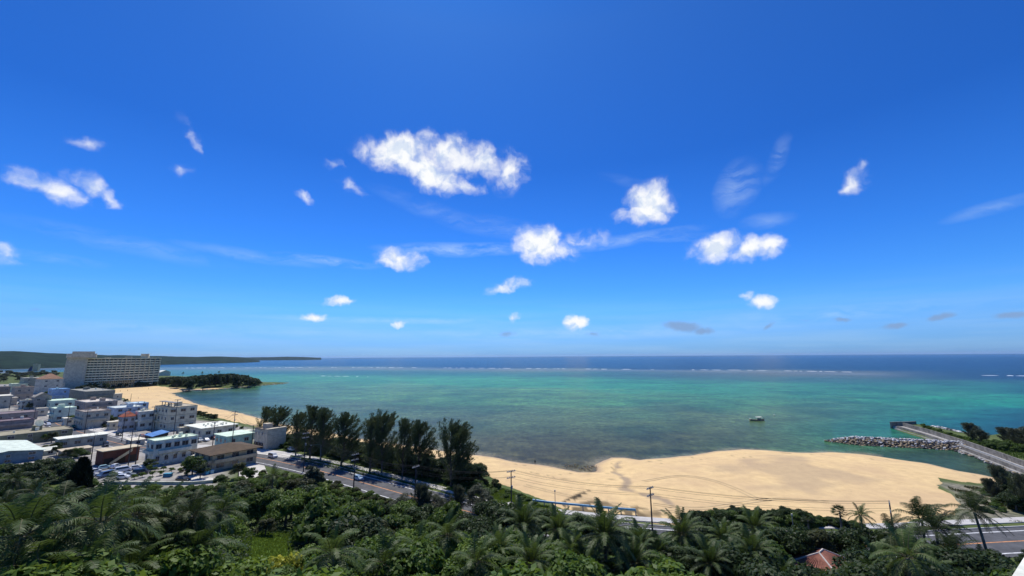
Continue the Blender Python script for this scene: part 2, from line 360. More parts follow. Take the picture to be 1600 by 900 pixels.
# sand beach
dS = seg_dist(GX_, GY_, STREAM, False)
def pxm(P, z, wd, ns=6, amp=.9):
    return np.clip(sdist(GX_, GY_, poly_px(P, z))/wd+.5+(vnoise(GX_, GY_, ns, 12)-.5)*amp*2, 0, 1)
near = GZ_ < 1.1
wet = np.clip(1-(GZ_-.05)/.35, 0, 1)
wide = np.hypot(GX_-STREAM[0][0], GY_-STREAM[0][1])
stream = np.clip((1.6-dS+(vnoise(GX_, GY_, 3, 21)-.5)*2)/1.2, 0, 1)
damp = pxm([(1120,728),(1165,712),(1250,716),(1330,745),(1325,772),(1235,772),(1205,780),(1180,775),(1195,752),(1130,738)], 2, 7, 9, 1.3)*.34
damp = np.maximum(damp, pxm([(1080,800),(1180,778),(1215,780),(1210,786),(1150,790),(1090,806)], 2, 2)*.35)
damp = damp*np.clip((vnoise(GX_, GY_, 16, 93)*.6+vnoise(GX_, GY_, 6, 94)*.4-.28)*4, .15, 1)
debris = pxm([(878,800),(905,790),(960,792),(1030,805),(1040,822),(990,826),(900,812)], 2.5, 3, 4, 1.2)*.8
debris = np.maximum(debris, pxm([(862,800),(872,790),(905,774),(921,768),(915,776),(885,793),(872,806)], 2.5, 1, 3, .5))
weed = pxm([(850,727),(905,737),(932,738),(928,724),(890,722),(800,716),(760,712),(850,722)], 0, 2, 3, 1.0)*(GZ_ < .8)
for lv_, wd_, th_ in ((.75, .05, .45), (1.35, .05, .55), (2.0, .06, .6)):
    debris = np.maximum(debris, np.clip(1-np.abs(GZ_-lv_)/wd_, 0, 1)*(vnoise(GX_, GY_, 6, 91) > th_)*.55)
edge = np.clip(1-BS/4, 0, 1)*.5
beach_m = mat('sand', (.71, .515, .255), .95, .07, .3, .35, .1, col2=(.60, .425, .215))
t = beach_m.node_tree; b = t.nodes['Principled BSDF']; base = b.inputs['Base Color'].links[0].from_socket
a1 = attr_node(t, 'marks'); sp = t.nodes.new('ShaderNodeSeparateColor'); t.links.new(a1.outputs['Color'], sp.inputs[0])
tcn = t.nodes.new('ShaderNodeTexCoord'); nz = t.nodes.new('ShaderNodeTexNoise'); t.links.new(tcn.outputs['Object'], nz.inputs['Vector']); nz.inputs['Scale'].default_value = .045; nz.inputs['Detail'].default_value = 9; nz.inputs['Roughness'].default_value = .62
prev = base
crp = t.nodes.new('ShaderNodeMapRange'); t.links.new(nz.outputs['Fac'], crp.inputs[0]); crp.inputs[1].default_value = .45; crp.inputs[2].default_value = .75; crp.inputs[4].default_value = .75
for src, col in ((crp.outputs[0], (.52, .36, .21)), (sp.outputs[0], (.40, .29, .19)), (sp.outputs[1], (.24, .19, .15)), (sp.outputs[2], (.055, .045, .028))):
    mx = t.nodes.new('ShaderNodeMix'); mx.data_type = 'RGBA'; t.links.new(src, mx.inputs[0]); t.links.new(prev, mx.inputs[6]); mx.inputs[7].default_value = (*col, 1); prev = mx.outputs[2]
# scattered dark weed specks
vs = t.nodes.new('ShaderNodeTexNoise'); t.links.new(tcn.outputs['Object'], vs.inputs['Vector']); vs.inputs['Scale'].default_value = .9; vs.inputs['Detail'].default_value = 4
mr = t.nodes.new('ShaderNodeMapRange'); t.links.new(vs.outputs['Fac'], mr.inputs[0]); mr.inputs[1].default_value = .70; mr.inputs[2].default_value = .76; mr.inputs[4].default_value = .7
mx = t.nodes.new('ShaderNodeMix'); mx.data_type = 'RGBA'; t.links.new(mr.outputs[0], mx.inputs[0]); t.links.new(prev, mx.inputs[6]); mx.inputs[7].default_value = (.16, .11, .07, 1)
t.links.new(mx.outputs[2], b.inputs['Base Color'])
marks = np.stack([np.clip(np.maximum(wet*.8, damp), 0, 1), np.clip(np.maximum(stream*.7, damp*.55), 0, 1), np.clip(np.maximum(debris, weed)*(vnoise(GX_, GY_, 1.3, 31) > .35), 0, 1)], -1)
bz = GZ_-np.clip(-BS, 0, 1.5)*.35+.02-stream*.12+np.clip(debris, 0, 1)*.12
beach = grid_mesh('beach', GX_, GY_, bz, (BS > -1.2) & (RR < 1000), beach_m, {'marks': marks}, True)
tag(beach, kind='structure')

# ---------------------------------------------------------------- the sea
# colour of the water over its bed: samples (u,v,sRGB) spread over the map by distance and bearing
SEA = [(0,572,60,95,135),(60,576,70,105,130),(300,571,45,95,145),(330,574,80,120,140),(300,578,75,135,145),(420,576,100,125,125),(500,564,40,90,140),(500,570,38,88,138),(500,577,105,128,130),(500,582,55,115,120),(480,590,75,150,130),(440,600,80,145,125),
 (800,560,28,78,130),(800,566,25,78,130),(800,573,25,75,125),(800,579,105,125,120),(1100,557,22,70,130),(1100,565,18,65,120),(1100,575,22,68,115),(1150,582,95,110,110),(1500,555,20,68,130),(1500,562,5,58,115),(1590,570,8,62,120),(1400,575,15,65,115),(1500,585,12,65,112),(1590,590,8,60,112),(1590,610,8,65,115),
 (1200,584,100,105,112),(1300,585,105,110,115),(1380,588,90,105,110),(1450,594,60,100,110),(650,584,45,110,118),(800,585,50,120,120),(950,584,60,105,110),(1080,586,50,92,110),(1150,590,60,110,115),(1250,592,50,110,115),(1400,600,45,115,118),
 (560,592,70,155,128),(700,592,72,160,132),(850,595,66,152,128),(1000,600,60,150,130),(1150,605,58,142,125),(1300,610,55,135,122),(1420,610,55,135,120),(1480,604,35,125,128),(1520,612,28,150,140),(1500,630,35,165,140),(1470,645,35,150,138),(1540,640,10,115,135),(1595,640,6,82,125),(1590,660,6,80,122),(1540,660,12,110,140),(1450,660,30,120,130),
 (460,615,92,148,128),(560,615,95,148,118),(700,620,92,148,116),(850,620,88,145,116),(1000,625,80,146,118),(1150,630,80,145,118),(1300,640,75,128,115),(1400,640,70,128,115),(1470,612,62,120,112),
 (480,635,90,125,115),(600,640,92,130,115),(800,640,88,128,110),(1000,645,90,130,110),(1150,650,95,125,108),(1280,655,72,118,112),
 (520,655,72,100,110),(640,665,75,100,108),(760,665,82,112,105),(900,665,80,110,102),(1050,668,95,118,100),(1150,675,90,105,95),(1230,672,50,110,112),(1300,672,38,115,118),(1380,672,40,125,125),(1330,690,45,115,120),(1260,695,45,120,125),
 (560,672,70,92,100),(700,690,85,100,100),(800,695,75,88,90),(900,695,72,88,88),(1000,695,80,98,92),(1100,690,82,95,90),(1180,695,70,95,98),(860,715,82,82,75),(780,708,95,100,92),(930,712,80,90,85),(1050,705,85,95,88),
 (1300,704,75,120,118),(1400,708,55,95,100),(1450,712,58,95,100),(1500,722,60,92,90),(1560,735,62,88,78),(1600,750,60,80,62),(1230,702,120,145,130),
 (300,612,95,130,135),(330,618,55,98,125),(380,622,60,98,125),(430,615,80,130,130),(330,626,85,125,130),(420,635,70,105,120),(400,645,100,140,130),(460,655,95,130,120),(450,645,72,105,118),(360,612,60,100,128),(470,605,88,148,125)]
sx = np.array([s[0] for s in SEA], float); sy = np.array([s[1] for s in SEA], float); sc = np.array([lin(s[2:]) for s in SEA])
saz = np.concatenate([np.arange(-58, 58.01, .25), np.arange(60, 301, 6)])*np.pi/180
dep = np.concatenate([[.0009, .0014, .002, .0028], np.arange(.0036, .62, .0011)**1.0]); srad = CH/dep
srad = srad[(srad > 70)]
SR, SA = np.meshgrid(srad[::-1], saz, indexing='ij'); SX, SY = SR*np.sin(SA), SR*np.cos(SA)
# chart coordinates of every sea vertex: bearing and depression angle
f_ = SY*math.cos(PITCH)-CH*math.sin(PITCH); f_ = np.where(SY > 5, np.maximum(f_, 1), 1e9); up_ = -SY*math.sin(PITCH)-CH*math.cos(PITCH)
A_ = SX/f_; B_ = up_/f_
PU = 800+FPX*(A_*math.cos(ROLL)-B_*math.sin(ROLL)); PV = 450-FPX*(A_*math.sin(ROLL)+B_*math.cos(ROLL))
PUw = PU+(vnoise(SX, SY, 60, 40)-.5)*60*np.clip(250/SR, .05, 1)+(vnoise(SX, SY, 160, 41)-.5)*50; PVw = PV+((vnoise(SX, SY, 40, 42)-.5)*16+(vnoise(SX, SY, 13, 43)-.5)*5)*np.clip((PV-578)/60, 0, 1)
hz = 556.8-.0065*(PUw-800)
num = np.zeros(SX.shape+(3,)); den = np.zeros(SX.shape)
lv = lambda v, h: np.log(np.maximum(v-h, 1.0)+3)
hs = 556.8-.0065*(sx-800)
for i in range(len(SEA)):
    d2 = ((PUw-sx[i])/150)**2+((lv(PVw, hz)-lv(sy[i], hs[i]))/.16)**2
    wgt = np.exp(-d2*1.6)+1e-4/(d2+.3)**2
    num += wgt[..., None]*sc[i]; den += wgt
scol = num/den[..., None]
_t = np.clip((scol[..., 2]/scol[..., 1]-1.0)/1.2, 0, 1)[..., None]
scol = scol*(np.array([.88, .72, .38])*(1-_t)+np.array([.30, .37, .29])*_t)
_rl = np.interp(PU, [200, 400, 620, 860, 1050, 1200, 1330, 1420], [573.5, 573, 573.3, 575, 576.8, 578, 581, 585])
scol = scol*(1-np.clip((PV-625)/60, 0, 1)[..., None]*np.array([-.06, .0, .26])*(PU < 1300)[..., None])
reef = np.clip(1-np.abs(PV-_rl-2.6)/2.6, 0, 1)*np.clip((1430-PU)/80, 0, 1)*(.55+.45*vnoise(SX, SY, 50, 77))
scol = scol*(1-.75*reef[..., None])+np.array([.17, .18, .16])*.75*reef[..., None]
dl = np.minimum(-sdist(SX, SY, LAND), -sdist(SX, SY, SPIT))
dl = dl-(vnoise(SX, SY, 7, 50)-.5)*4
sh = np.clip(1-dl/7, 0, 1)**1.5*.75*(PU < 1380)*np.where(PU > 930, .7, .55)
scol = scol*(1-sh[..., None])+np.array([.36, .30, .19])*sh[..., None]
# dark weedy rock flats between reef and the near beach
weedm = np.clip((vnoise(SX, SY, 3.5, 60)*.5+vnoise(SX, SY, 9, 61)*.5-.48)*5, 0, 1)*np.clip((PV-655)/50, 0, 1)*np.clip((1250-PU)/100, 0, 1)
scol = scol*(1-weedm[..., None]*.38)
patch = np.clip((vnoise(SX, SY/2.2, 60, 62)*.6+vnoise(SX, SY, 22, 63)*.4-.5)*4, 0, 1)*np.clip((PV-585)/20, 0, 1)*np.clip((1520-PU)/80, 0, 1)
scol = scol*(1-patch[..., None]*np.array([.42, .30, .22]))
sea_m = bpy.data.materials.new('sea_water'); sea_m.use_nodes = True; t = sea_m.node_tree; b = t.nodes['Principled BSDF']
a = attr_node(t, 'bed'); tcn = t.nodes.new('ShaderNodeTexCoord')
def tn(scale, sxyz, det=5, rough=.6):
    mp = t.nodes.new('ShaderNodeMapping'); mp.inputs[3].default_value = sxyz; t.links.new(tcn.outputs['Object'], mp.inputs[0])
    mp.inputs[2].default_value = (0, 0, R(6))
    n = t.nodes.new('ShaderNodeTexNoise'); n.inputs['Scale'].default_value = scale; n.inputs['Detail'].default_value = det; n.inputs['Roughness'].default_value = rough
    t.links.new(mp.outputs[0], n.inputs['Vector']); return n.outputs['Fac']
def mm(op, x, y):
    n = t.nodes.new('ShaderNodeMath'); n.operation = op
    for i, q in enumerate((x, y)):
        if isinstance(q, (int, float)): n.inputs[i].default_value = q
        else: t.links.new(q, n.inputs[i])
    return n.outputs[0]
def mrr(x, a_, b_, c_, d_):
    n = t.nodes.new('ShaderNodeMapRange'); t.links.new(x, n.inputs[0])
    for i, q in enumerate((a_, b_, c_, d_)): n.inputs[i+1].default_value = q
    return n.outputs[0]
streak = tn(.022, (1, 2.0, 1), 8, .62); chop = tn(.17, (1, .75, 1), 6, .7); fine = tn(.5, (1, .5, 1), 4, .75); big = tn(.0035, (1, 3.5, 1), 7, .6)
mul = mm('MULTIPLY', mm('MULTIPLY', mrr(streak, .3, .7, .72, 1.28), mrr(chop, .32, .68, .66, 1.38)), mm('MULTIPLY', mrr(fine, .3, .7, .62, 1.42), mrr(big, .3, .7, .82, 1.18)))
vmn = t.nodes.new('ShaderNodeVectorMath'); vmn.operation = 'SCALE'; t.links.new(a.outputs['Color'], vmn.inputs[0]); t.links.new(mul, vmn.inputs[3])
t.links.new(vmn.outputs[0], b.inputs['Base Color'])
b.inputs['Roughness'].default_value = .22; b.inputs['IOR'].default_value = 1.33; b.inputs['Specular IOR Level'].default_value = .06
bn = t.nodes.new('ShaderNodeBump'); bn.inputs['Strength'].default_value = .8; bn.inputs['Distance'].default_value = .6
t.links.new(mm('ADD', mm('MULTIPLY', chop, .5), tn(.9, (1, 1.6, 1), 3)), bn.inputs['Height']); t.links.new(bn.outputs[0], b.inputs['Normal'])
sea = grid_mesh('sea', SX, SY, np.zeros_like(SX), None, sea_m, {'bed': scol}, True)
tag(sea, kind='structure')
# breaking surf along the reef edge: low ridges of foam
foam_m = mat('surf_foam', (.85, .88, .9), .9, .08, .3)
def surf(pts, step, seed, lab=None, hmax=.9, skip=.35, wd=5):
    rr = random.Random(seed); mb = MB()
    P = [at(u, v, 0) for u, v in pts]; total = sum((P[i+1]-P[i]).length for i in range(len(P)-1))
    def along(s):
        for i in range(len(P)-1):
            l = (P[i+1]-P[i]).length
            if s <= l: return P[i].lerp(P[i+1], s/l), (P[i+1]-P[i]).normalized()
            s -= l
        return P[-1], (P[-1]-P[-2]).normalized()
    s = 0
    while s < total:
        ln = rr.uniform(.3, 1.6)*step
        if rr.random() > skip:
            n = 7; off = rr.uniform(-wd, wd)*1.6; h0 = hmax*rr.uniform(.4, 1); w0 = wd*rr.uniform(.3, 1)
            ring = []
            for k in range(n):
                c, d = along(s+ln*k/(n-1)); nv = Vector((-d.y, d.x, 0)); e = math.sin(math.pi*k/(n-1))**.6+.04
                j = rr.uniform(-1, 1)*w0*.4
                ring.append([c+nv*(off+j-w0*e)+Vector((0, 0, .01)), c+nv*(off+j-w0*.3*e)+Vector((0, 0, .01+h0*e)), c+nv*(off+j+w0*.2*e)+Vector((0, 0, .01+h0*e*.8)), c+nv*(off+j+w0*e)+Vector((0, 0, .01))])
            vs = [p for r_ in ring for p in r_]
            mb.add(vs, [(k*4+q, k*4+q+1, (k+1)*4+q+1, (k+1)*4+q) for k in range(n-1) for q in range(3)])
        s += ln+rr.uniform(0, .6)*step
    o = mb.build('surf', foam_m, smooth=True); tag(o, lab, 'surf', None, 'stuff'); return o
surf([(290,575),(400,574.5),(500,574),(620,574.3),(740,575.2),(860,576),(960,577),(1050,577.6),(1150,578.3),(1200,579),(1260,580),(1330,581.5)], 24, 3, 'broken white line of surf along the edge of the reef', .6, .25, 2.6)
surf([(1500,586),(1530,586.6),(1570,587),(1640,588)], 18, 4, 'white surf on the detached reef at the far right', .7, .25, 3)
surf([(500,587.5),(560,588),(580,589)], 14, 5, 'thin pale wave lines inside the lagoon behind the reef', .3, .3, 2)

# ---------------------------------------------------------------- hills far away
forest_m = mat('far_forest', (.020, .040, .026), .95, .2, .02, .5, .05, col2=(.006, .016, .012))
def hills(name, prof, r0, r1, nz, seed):
    """prof: list of (u, v_top); r0 foot distance, r1 ridge distance"""
    n = 90; u0, u1 = prof[0][0], prof[-1][0]
    X = np.zeros((26, n)); Y = X.copy(); Z = X.copy()
    for j in range(n):
        u = u0+(u1-u0)*j/(n-1); vt = np.interp(u, [p_[0] for p_ in prof], [p_[1] for p_ in prof])
        d = ray(u, vt); hd = math.hypot(d.x, d.y); ax, ay = d.x/hd, d.y/hd
        a0 = np.interp(u, [p_[0] for p_ in prof], [p_[2] if len(p_) > 2 else r0 for p_ in prof])
        zt = CH+d.z/hd*(a0+r1)
        for i in range(26):
            t_ = i/25; r_ = a0+(r1*t_ if t_ < .7 else r1*.7+(t_-.7)/.3*r1*.8)
            prf = math.sin(min(t_/.7, 1)*math.pi/2)**.8 if t_ < .7 else math.cos((t_-.7)/.3*math.pi/2)
            X[i, j] = ax*r_; Y[i, j] = ay*r_; Z[i, j] = prf*zt
    zn = (vnoise(X, Y, nz, seed)-.5)*8+(vnoise(X, Y, nz*.3, seed+1)-.5)*4
    Z = Z-1+zn*np.clip(Z/20, 0, 1)
    o = grid_mesh(name, X, Y, Z, None, forest_m); tag(o, kind='structure'); return o
hills('hills', [(-700,552,3000),(-150,549,3000),(-40,549.5,3000),(25,549,3000),(60,551.5,3100),(140,554.6,3300),(200,556.2,3600),(300,557.2,4100),(335,556.6,4300),(380,558.2,4700),(396,561.3,5000),(406,563.5,5300)], 3000, 900, 190, 70)
hills('headland', [(370,558.6,9000),(420,557.9,9000),(440,557.2,9000),(475,557.8,9000),(502,558.8,9400)], 9000, 1200, 300, 75)

# ---------------------------------------------------------------- roads
asph = mat('asphalt', (.105, .106, .108), .9, .2, .35, .15)
conc = mat('concrete_pale', (.52, .50, .46), .9, .12, .4, .1)
concd = mat('concrete_grey', (.30, .29, .27), .9, .18, .35, .15)
line_w = mat('road_paint_white', (.70, .70, .68), .7, .22, 1.2)
line_o = mat('road_paint_orange', (.62, .28, .11), .7, .2, 1.2)
def ribbon(name, line, o0, o1, z, m, kind='structure', th=0.0, s0=0, s1=None, dash=None):
    line = [Vector((p_[0], p_[1], 0)) for p_ in line]; n = len(line); vs = []
    for i, p_ in enumerate(line):
        d = (line[min(i+1, n-1)]-line[max(i-1, 0)]).normalized(); nv = Vector((-d.y, d.x, 0))
        vs += [p_+nv*o0+Vector((0, 0, z)), p_+nv*o1+Vector((0, 0, z))]
    fs = [(2*i, 2*i+2, 2*i+3, 2*i+1) for i in range(n-1)]
    if th:
        m0 = len(vs); vs += [v-Vector((0, 0, th)) for v in vs]
        fs += [(2*i, 2*i+m0, 2*i+2+m0, 2*i+2) for i in range(n-1)]+[(2*i+1, 2*i+3, 2*i+3+m0, 2*i+1+m0) for i in range(n-1)]
        fs += [(0, 1, 1+m0, m0), (2*n-2, 2*n-2+m0, 2*n-1+m0, 2*n-1)]
    o = mesh(name, vs, fs, m); 
    if kind: tag(o, kind=kind)
    return o
# direction of ROAD runs left to right, so +offset is the seaward side
ribbon('road', ROAD2, -6.2, 6.6, 3.05, asph)
ribbon('road_markings', ROAD2, 4.5, 4.85, 3.056, line_w); ribbon('road_markings', ROAD2, -4.85, -4.5, 3.056, line_w)
ribbon('road_markings', ROAD2, -.17, .17, 3.056, line_o)
ribbon('sidewalk', ROAD2, 8.8, 11.6, 3.17, conc, th=.2)
ribbon('kerb', ROAD2, 6.6, 6.85, 3.2, conc, th=.2)
def tracks(pts, w=.28, gap=1.5):
    P = smooth_line([at(u, v, 2.6) for u, v in pts], 14); vs = []; fs = []
    for off in (-gap/2, gap/2):
        b0 = len(vs)
        for i, p_ in enumerate(P):
            d = (P[min(i+1, len(P)-1)]-P[max(i-1, 0)]).normalized(); nv = Vector((-d.y, d.x, 0))
            for s_ in (-w, w): q = p_+nv*(off+s_); vs.append((q.x, q.y, G(q.x, q.y)+.075))
        fs += [(b0+2*i, b0+2*i+2, b0+2*i+3, b0+2*i+1) for i in range(len(P)-1)]
    tag(mesh('tyre_tracks', vs, fs, trk), kind='structure')
trk = mat('pressed_sand', (.58, .425, .225), .95, .1, .6)
for T_ in ([(1005,752),(1060,745),(1110,752),(1150,766),(1185,782),(1205,783)], [(1020,790),(1090,797),(1150,790),(1215,782),(1300,787)], [(820,760),(880,775),(950,788),(1020,800),(1100,803)]): tracks(T_)
# widened pavement and forecourts in the town
pave = mat('town_pavement', (.60, .57, .50), .9, .1, .3, .1)
def sheet(name, P, z, m, kind='structure', zz=3.0):
    P = [at(u, v, zz) for u, v in P]; o = mesh(name, [(q.x, q.y, z) for q in P], [tuple(range(len(P)))], m); tag(o, kind=kind); return o
sheet('pavement', [(-20,617),(30,634),(110,664),(190,685),(260,697),(330,703),(330,697),(262,690),(190,679),(120,659),(40,630),(-20,610)], 3.12, pave)
sheet('forecourt', [(330,703),(400,709),(452,716),(456,708),(400,700),(330,697)], 3.13, pave)
sheet('parking_lot', [(120,752),(236,748),(232,728),(150,722),(118,730)], 3.03, concd)
sheet('yard', [(283,757),(333,755),(333,747),(300,742),(283,748)], 3.04, pave)
sheet('driveway', [(372,760),(420,745),(412,725),(392,722),(372,735)], 3.035, pave)
# riverbank path on the spit
# ---------------------------------------------------------------- buildings
glass_m = mat('window_glass_dark', (.035, .045, .055), .15, .3, 1.0, spec=.6)
frame_m = mat('window_frame_grey', (.45, .45, .44), .6, .1, 3)
dark_m = mat('dark_opening', (.02, .02, .02), .9, .1, 2)
wood_bay_m = mat('dark_wood_and_open_bays', (.05, .035, .025), .8, .25, 3)
steel_m = mat('galvanised_steel', (.38, .39, .40), .5, .15, 3, spec=.5, metal=.4)
_wc = {}
def wall_mat(rgb):
    k = tuple(rgb)
    if k not in _wc:
        c = lin(rgb) if max(rgb) > 1 else rgb
        c = (min(.82, c[0]*1.12), min(.82, c[1]*1.06), min(.8, c[2]*(.88 if rgb[2] < rgb[0]+25 else 1)))
        _wc[k] = mat('render_wall_%d_%d_%d' % k if max(rgb) > 1 else 'render_wall', c, .9, .16, .5, .1)
    return _wc[k]
def fit(u0, u1, vb, vt, yaw, ratio, z=3.0):
    ca, sa = math.cos(R(yaw)), math.sin(R(yaw)); c = at((u0+u1)/2, vb, z); w_ = (u1-u0)*c.length/650
    def corners(c, w_):
        return [(c.x+ca*i*w_/2-sa*j*w_*ratio/2, c.y+sa*i*w_/2+ca*j*w_*ratio/2) for i, j in ((-1, -1), (1, -1), (1, 1), (-1, 1))]
    for _ in range(40):
        P = [px(x, y, z) for x, y in corners(c, w_)]
        a, b, m = min(p[0] for p in P), max(p[0] for p in P), max(p[1] for p in P)
        w_ *= ((u1-u0)/(b-a))**.8
        cu, cv = px(c.x, c.y, z); c = at(cu+((u0+u1)-(a+b))/2*.8, cv+(vb-m)*.8, z)
    lo, hi = .5, 80
    for _ in range(40):
        h = (lo+hi)/2; m = min(px(x, y, z+h)[1] for x, y in corners(c, w_))
        if m > vt: lo = h
        else: hi = h
    return c, w_, w_*ratio, h
def window_obj(parent, x, y, z, ww, wh, side, protos={}):
    """a window on the wall: frame with its pane; side 0 -y, 1 +x, 2 +y, 3 -x"""
    key = (round(ww, 1), round(wh, 1))
    f = MB(); t_ = .09; d_ = .07; a, b = key[0]/2, key[1]/2
    if key not in protos:
        f.box(-a-t_, a+t_, -d_, .03, -b-t_, -b); f.box(-a-t_, a+t_, -d_, .03, b, b+t_); f.box(-a-t_, -a, -d_, .03, -b, b); f.box(a, a+t_, -d_, .03, -b, b); f.box(-.03, .03, -d_, .0, -b, b); f.box(-a-.2, a+.2, -.42, .0, b+t_+.003, b+t_+.10)
        fo = f.build('window', frame_m, parent); p_ = MB().box(-a, a, -.03, -.004, -b, b).build('pane', glass_m, fo)
        protos[key] = (fo.data, p_.data)
    else:
        fo = bpy.data.objects.new('window', protos[key][0]); scene.collection.objects.link(fo); fo.parent = parent
        p_ = bpy.data.objects.new('pane', protos[key][1]); scene.collection.objects.link(p_); p_.parent = fo
    fo.location = (x, y, z); fo.rotation_euler = (0, 0, side*math.pi/2)
    return fo
def house(u0, u1, vt, vb, yaw, ratio, floors, wall, label, roof='flat', roofc=(215, 215, 205), nx=3, ny=3, name='house', cat='house', wsz=(1.75, 1.45), z=3.0, over=.5, sides=(0, 1, 3), group=None, extras=(), trim=None):
    c, W, D, H = fit(u0, u1, vb, vt, yaw, ratio, z)
    if roof in ('hip', 'gable', 'shed'): Hw = H*(.74 if floors > 1 else .62)
    elif roof == 'parapet': Hw = H-.6
    else: Hw = H-.25
    root = empty(name, (c.x, c.y, z), R(yaw)); tag(root, label, cat, group)
    wm = wall_mat(wall); rm = wall_mat(roofc)
    hw, hd = W/2, D/2
    MB().box(-hw, hw, -hd, hd, -1.0, Hw).build('wall', wm, root)
    b = MB()
    if roof == 'slab': b.box(-hw-over, hw+over, -hd-over, hd+over, Hw, Hw+.25)
    elif roof in ('flat', 'parapet'):
        p_ = .5 if roof == 'parapet' else .22; q = .18
        b.box(-hw-.04, hw+.04, -hd-.04, hd+.04, Hw, Hw+.1)
        for x0, x1, y0, y1 in ((-hw-.05, hw+.05, -hd-.05, -hd+q), (-hw-.05, hw+.05, hd-q, hd+.05), (-hw-.05, -hw+q, -hd+q, hd-q), (hw-q, hw+.05, -hd+q, hd-q)): b.box(x0, x1, y0, y1, Hw+.1, Hw+.1+p_)
    elif roof == 'hip':
        o_ = over; m0 = min(hw, hd)*.95; rx, ry = max(hw-m0, .05), max(hd-m0, .05); e = .18
        b.add([(-hw-o_, -hd-o_, Hw-.1), (hw+o_, -hd-o_, Hw-.1), (hw+o_, hd+o_, Hw-.1), (-hw-o_, hd+o_, Hw-.1), (-hw-o_, -hd-o_, Hw-.1+e), (hw+o_, -hd-o_, Hw-.1+e), (hw+o_, hd+o_, Hw-.1+e), (-hw-o_, hd+o_, Hw-.1+e), (-rx, -ry, H), (rx, -ry, H), (rx, ry, H), (-rx, ry, H)],
              [(0, 3, 2, 1), (0, 1, 5, 4), (1, 2, 6, 5), (2, 3, 7, 6), (3, 0, 4, 7), (4, 5, 9, 8), (5, 6, 10, 9), (6, 7, 11, 10), (7, 4, 8, 11), (8, 9, 10, 11)])
    elif roof == 'gable':
        o_ = over; e = .15
        b.add([(-hw-o_, -hd-o_, Hw-.2), (hw+o_, -hd-o_, Hw-.2), (hw+o_, hd+o_, Hw-.2), (-hw-o_, hd+o_, Hw-.2), (-hw-o_, 0, H-e), (hw+o_, 0, H-e)]+[(-hw-o_, -hd-o_, Hw-.2+e), (hw+o_, -hd-o_, Hw-.2+e), (hw+o_, hd+o_, Hw-.2+e), (-hw-o_, hd+o_, Hw-.2+e), (-hw-o_, 0, H), (hw+o_, 0, H)],
              [(0, 4, 5, 1), (4, 3, 2, 5), (6, 7, 11, 10), (10, 11, 8, 9), (0, 1, 7, 6), (3, 9, 8, 2), (0, 6, 10, 4), (4, 10, 9, 3), (1, 5, 11, 7), (5, 2, 8, 11)])
        MB().add([(-hw, -hd, Hw-.01), (-hw, hd, Hw-.01), (-hw, 0, H-.2), (hw, -hd, Hw-.01), (hw, hd, Hw-.01), (hw, 0, H-.2)], [(0, 2, 1), (3, 4, 5), (0, 3, 5, 2), (1, 2, 5, 4)]).build('gable_wall', wm, root)
    elif roof == 'shed':
        b.add([(-hw-over, -hd-over, Hw), (hw+over, -hd-over, Hw), (hw+over, hd+over, H), (-hw-over, hd+over, H)]+[(-hw-over, -hd-over, Hw+.12), (hw+over, -hd-over, Hw+.12), (hw+over, hd+over, H+.12), (-hw-over, hd+over, H+.12)], [(0, 3, 2, 1), (4, 5, 6, 7), (0, 1, 5, 4), (1, 2, 6, 5), (2, 3, 7, 6), (3, 0, 4, 7)])
        MB().add([(-hw, -hd, Hw-.01), (hw, -hd, Hw-.01), (hw, hd, Hw-.01), (-hw, hd, Hw-.01), (-hw, hd, H), (hw, hd, H)], [(0, 3, 4), (1, 5, 2), (3, 2, 5, 4), (0, 4, 5, 1)]).build('upper_wall', wm, root)
    b.build('roof', rm, root)
    fh = Hw/floors; wh = min(wsz[1], fh*.5); ww = wsz[0]
    for f in range(floors):
        zc = fh*f+fh*.56
        for s in sides:
            n = nx if s in (0, 2) else ny; ln = W if s in (0, 2) else D
            if ln < ww*1.4 or not n: continue
            n = min(n, int(ln/(ww*1.35)))
            for k in range(n):
                if n > 1 and random.random() < .08: continue
                q = -ln/2+ln*(k+.5)/n+random.uniform(-.1, .1)
                wv_ = ww*random.choice([.65, 1, 1, 1.15])
                if s == 0: window_obj(root, q, -hd, zc, wv_, wh, 0)
                if s == 1: window_obj(root, hw, q, zc, wv_, wh, 1)
                if s == 2: window_obj(root, -q, hd, zc, wv_, wh, 2)
                if s == 3: window_obj(root, -hw, -q, zc, wv_, wh, 3)
    extras = list(extras)
    if floors >= 2 and roof in ('flat', 'parapet') and W > 6:
        if random.random() < .7: extras.append(('tank', random.uniform(-.6, .6), random.uniform(-.5, .5)))
        if random.random() < .5 and W > 9: extras.append(('stairhouse', random.uniform(-.5, .5), random.uniform(-.3, .4)))
        if random.random() < .6 and 0 in sides: extras.append(('balcony', 0, 1, -.45, random.choice([-.05, .2, .45])))
        if random.random() < .5 and 1 in sides: extras.append(('balcony', 1, 1, -.4, .35))
        extras.append(('vents', random.choice([1, 2, 3])))
        if 1 in sides: extras.append(('aircon', random.choice([1, 2, 3]), .2))
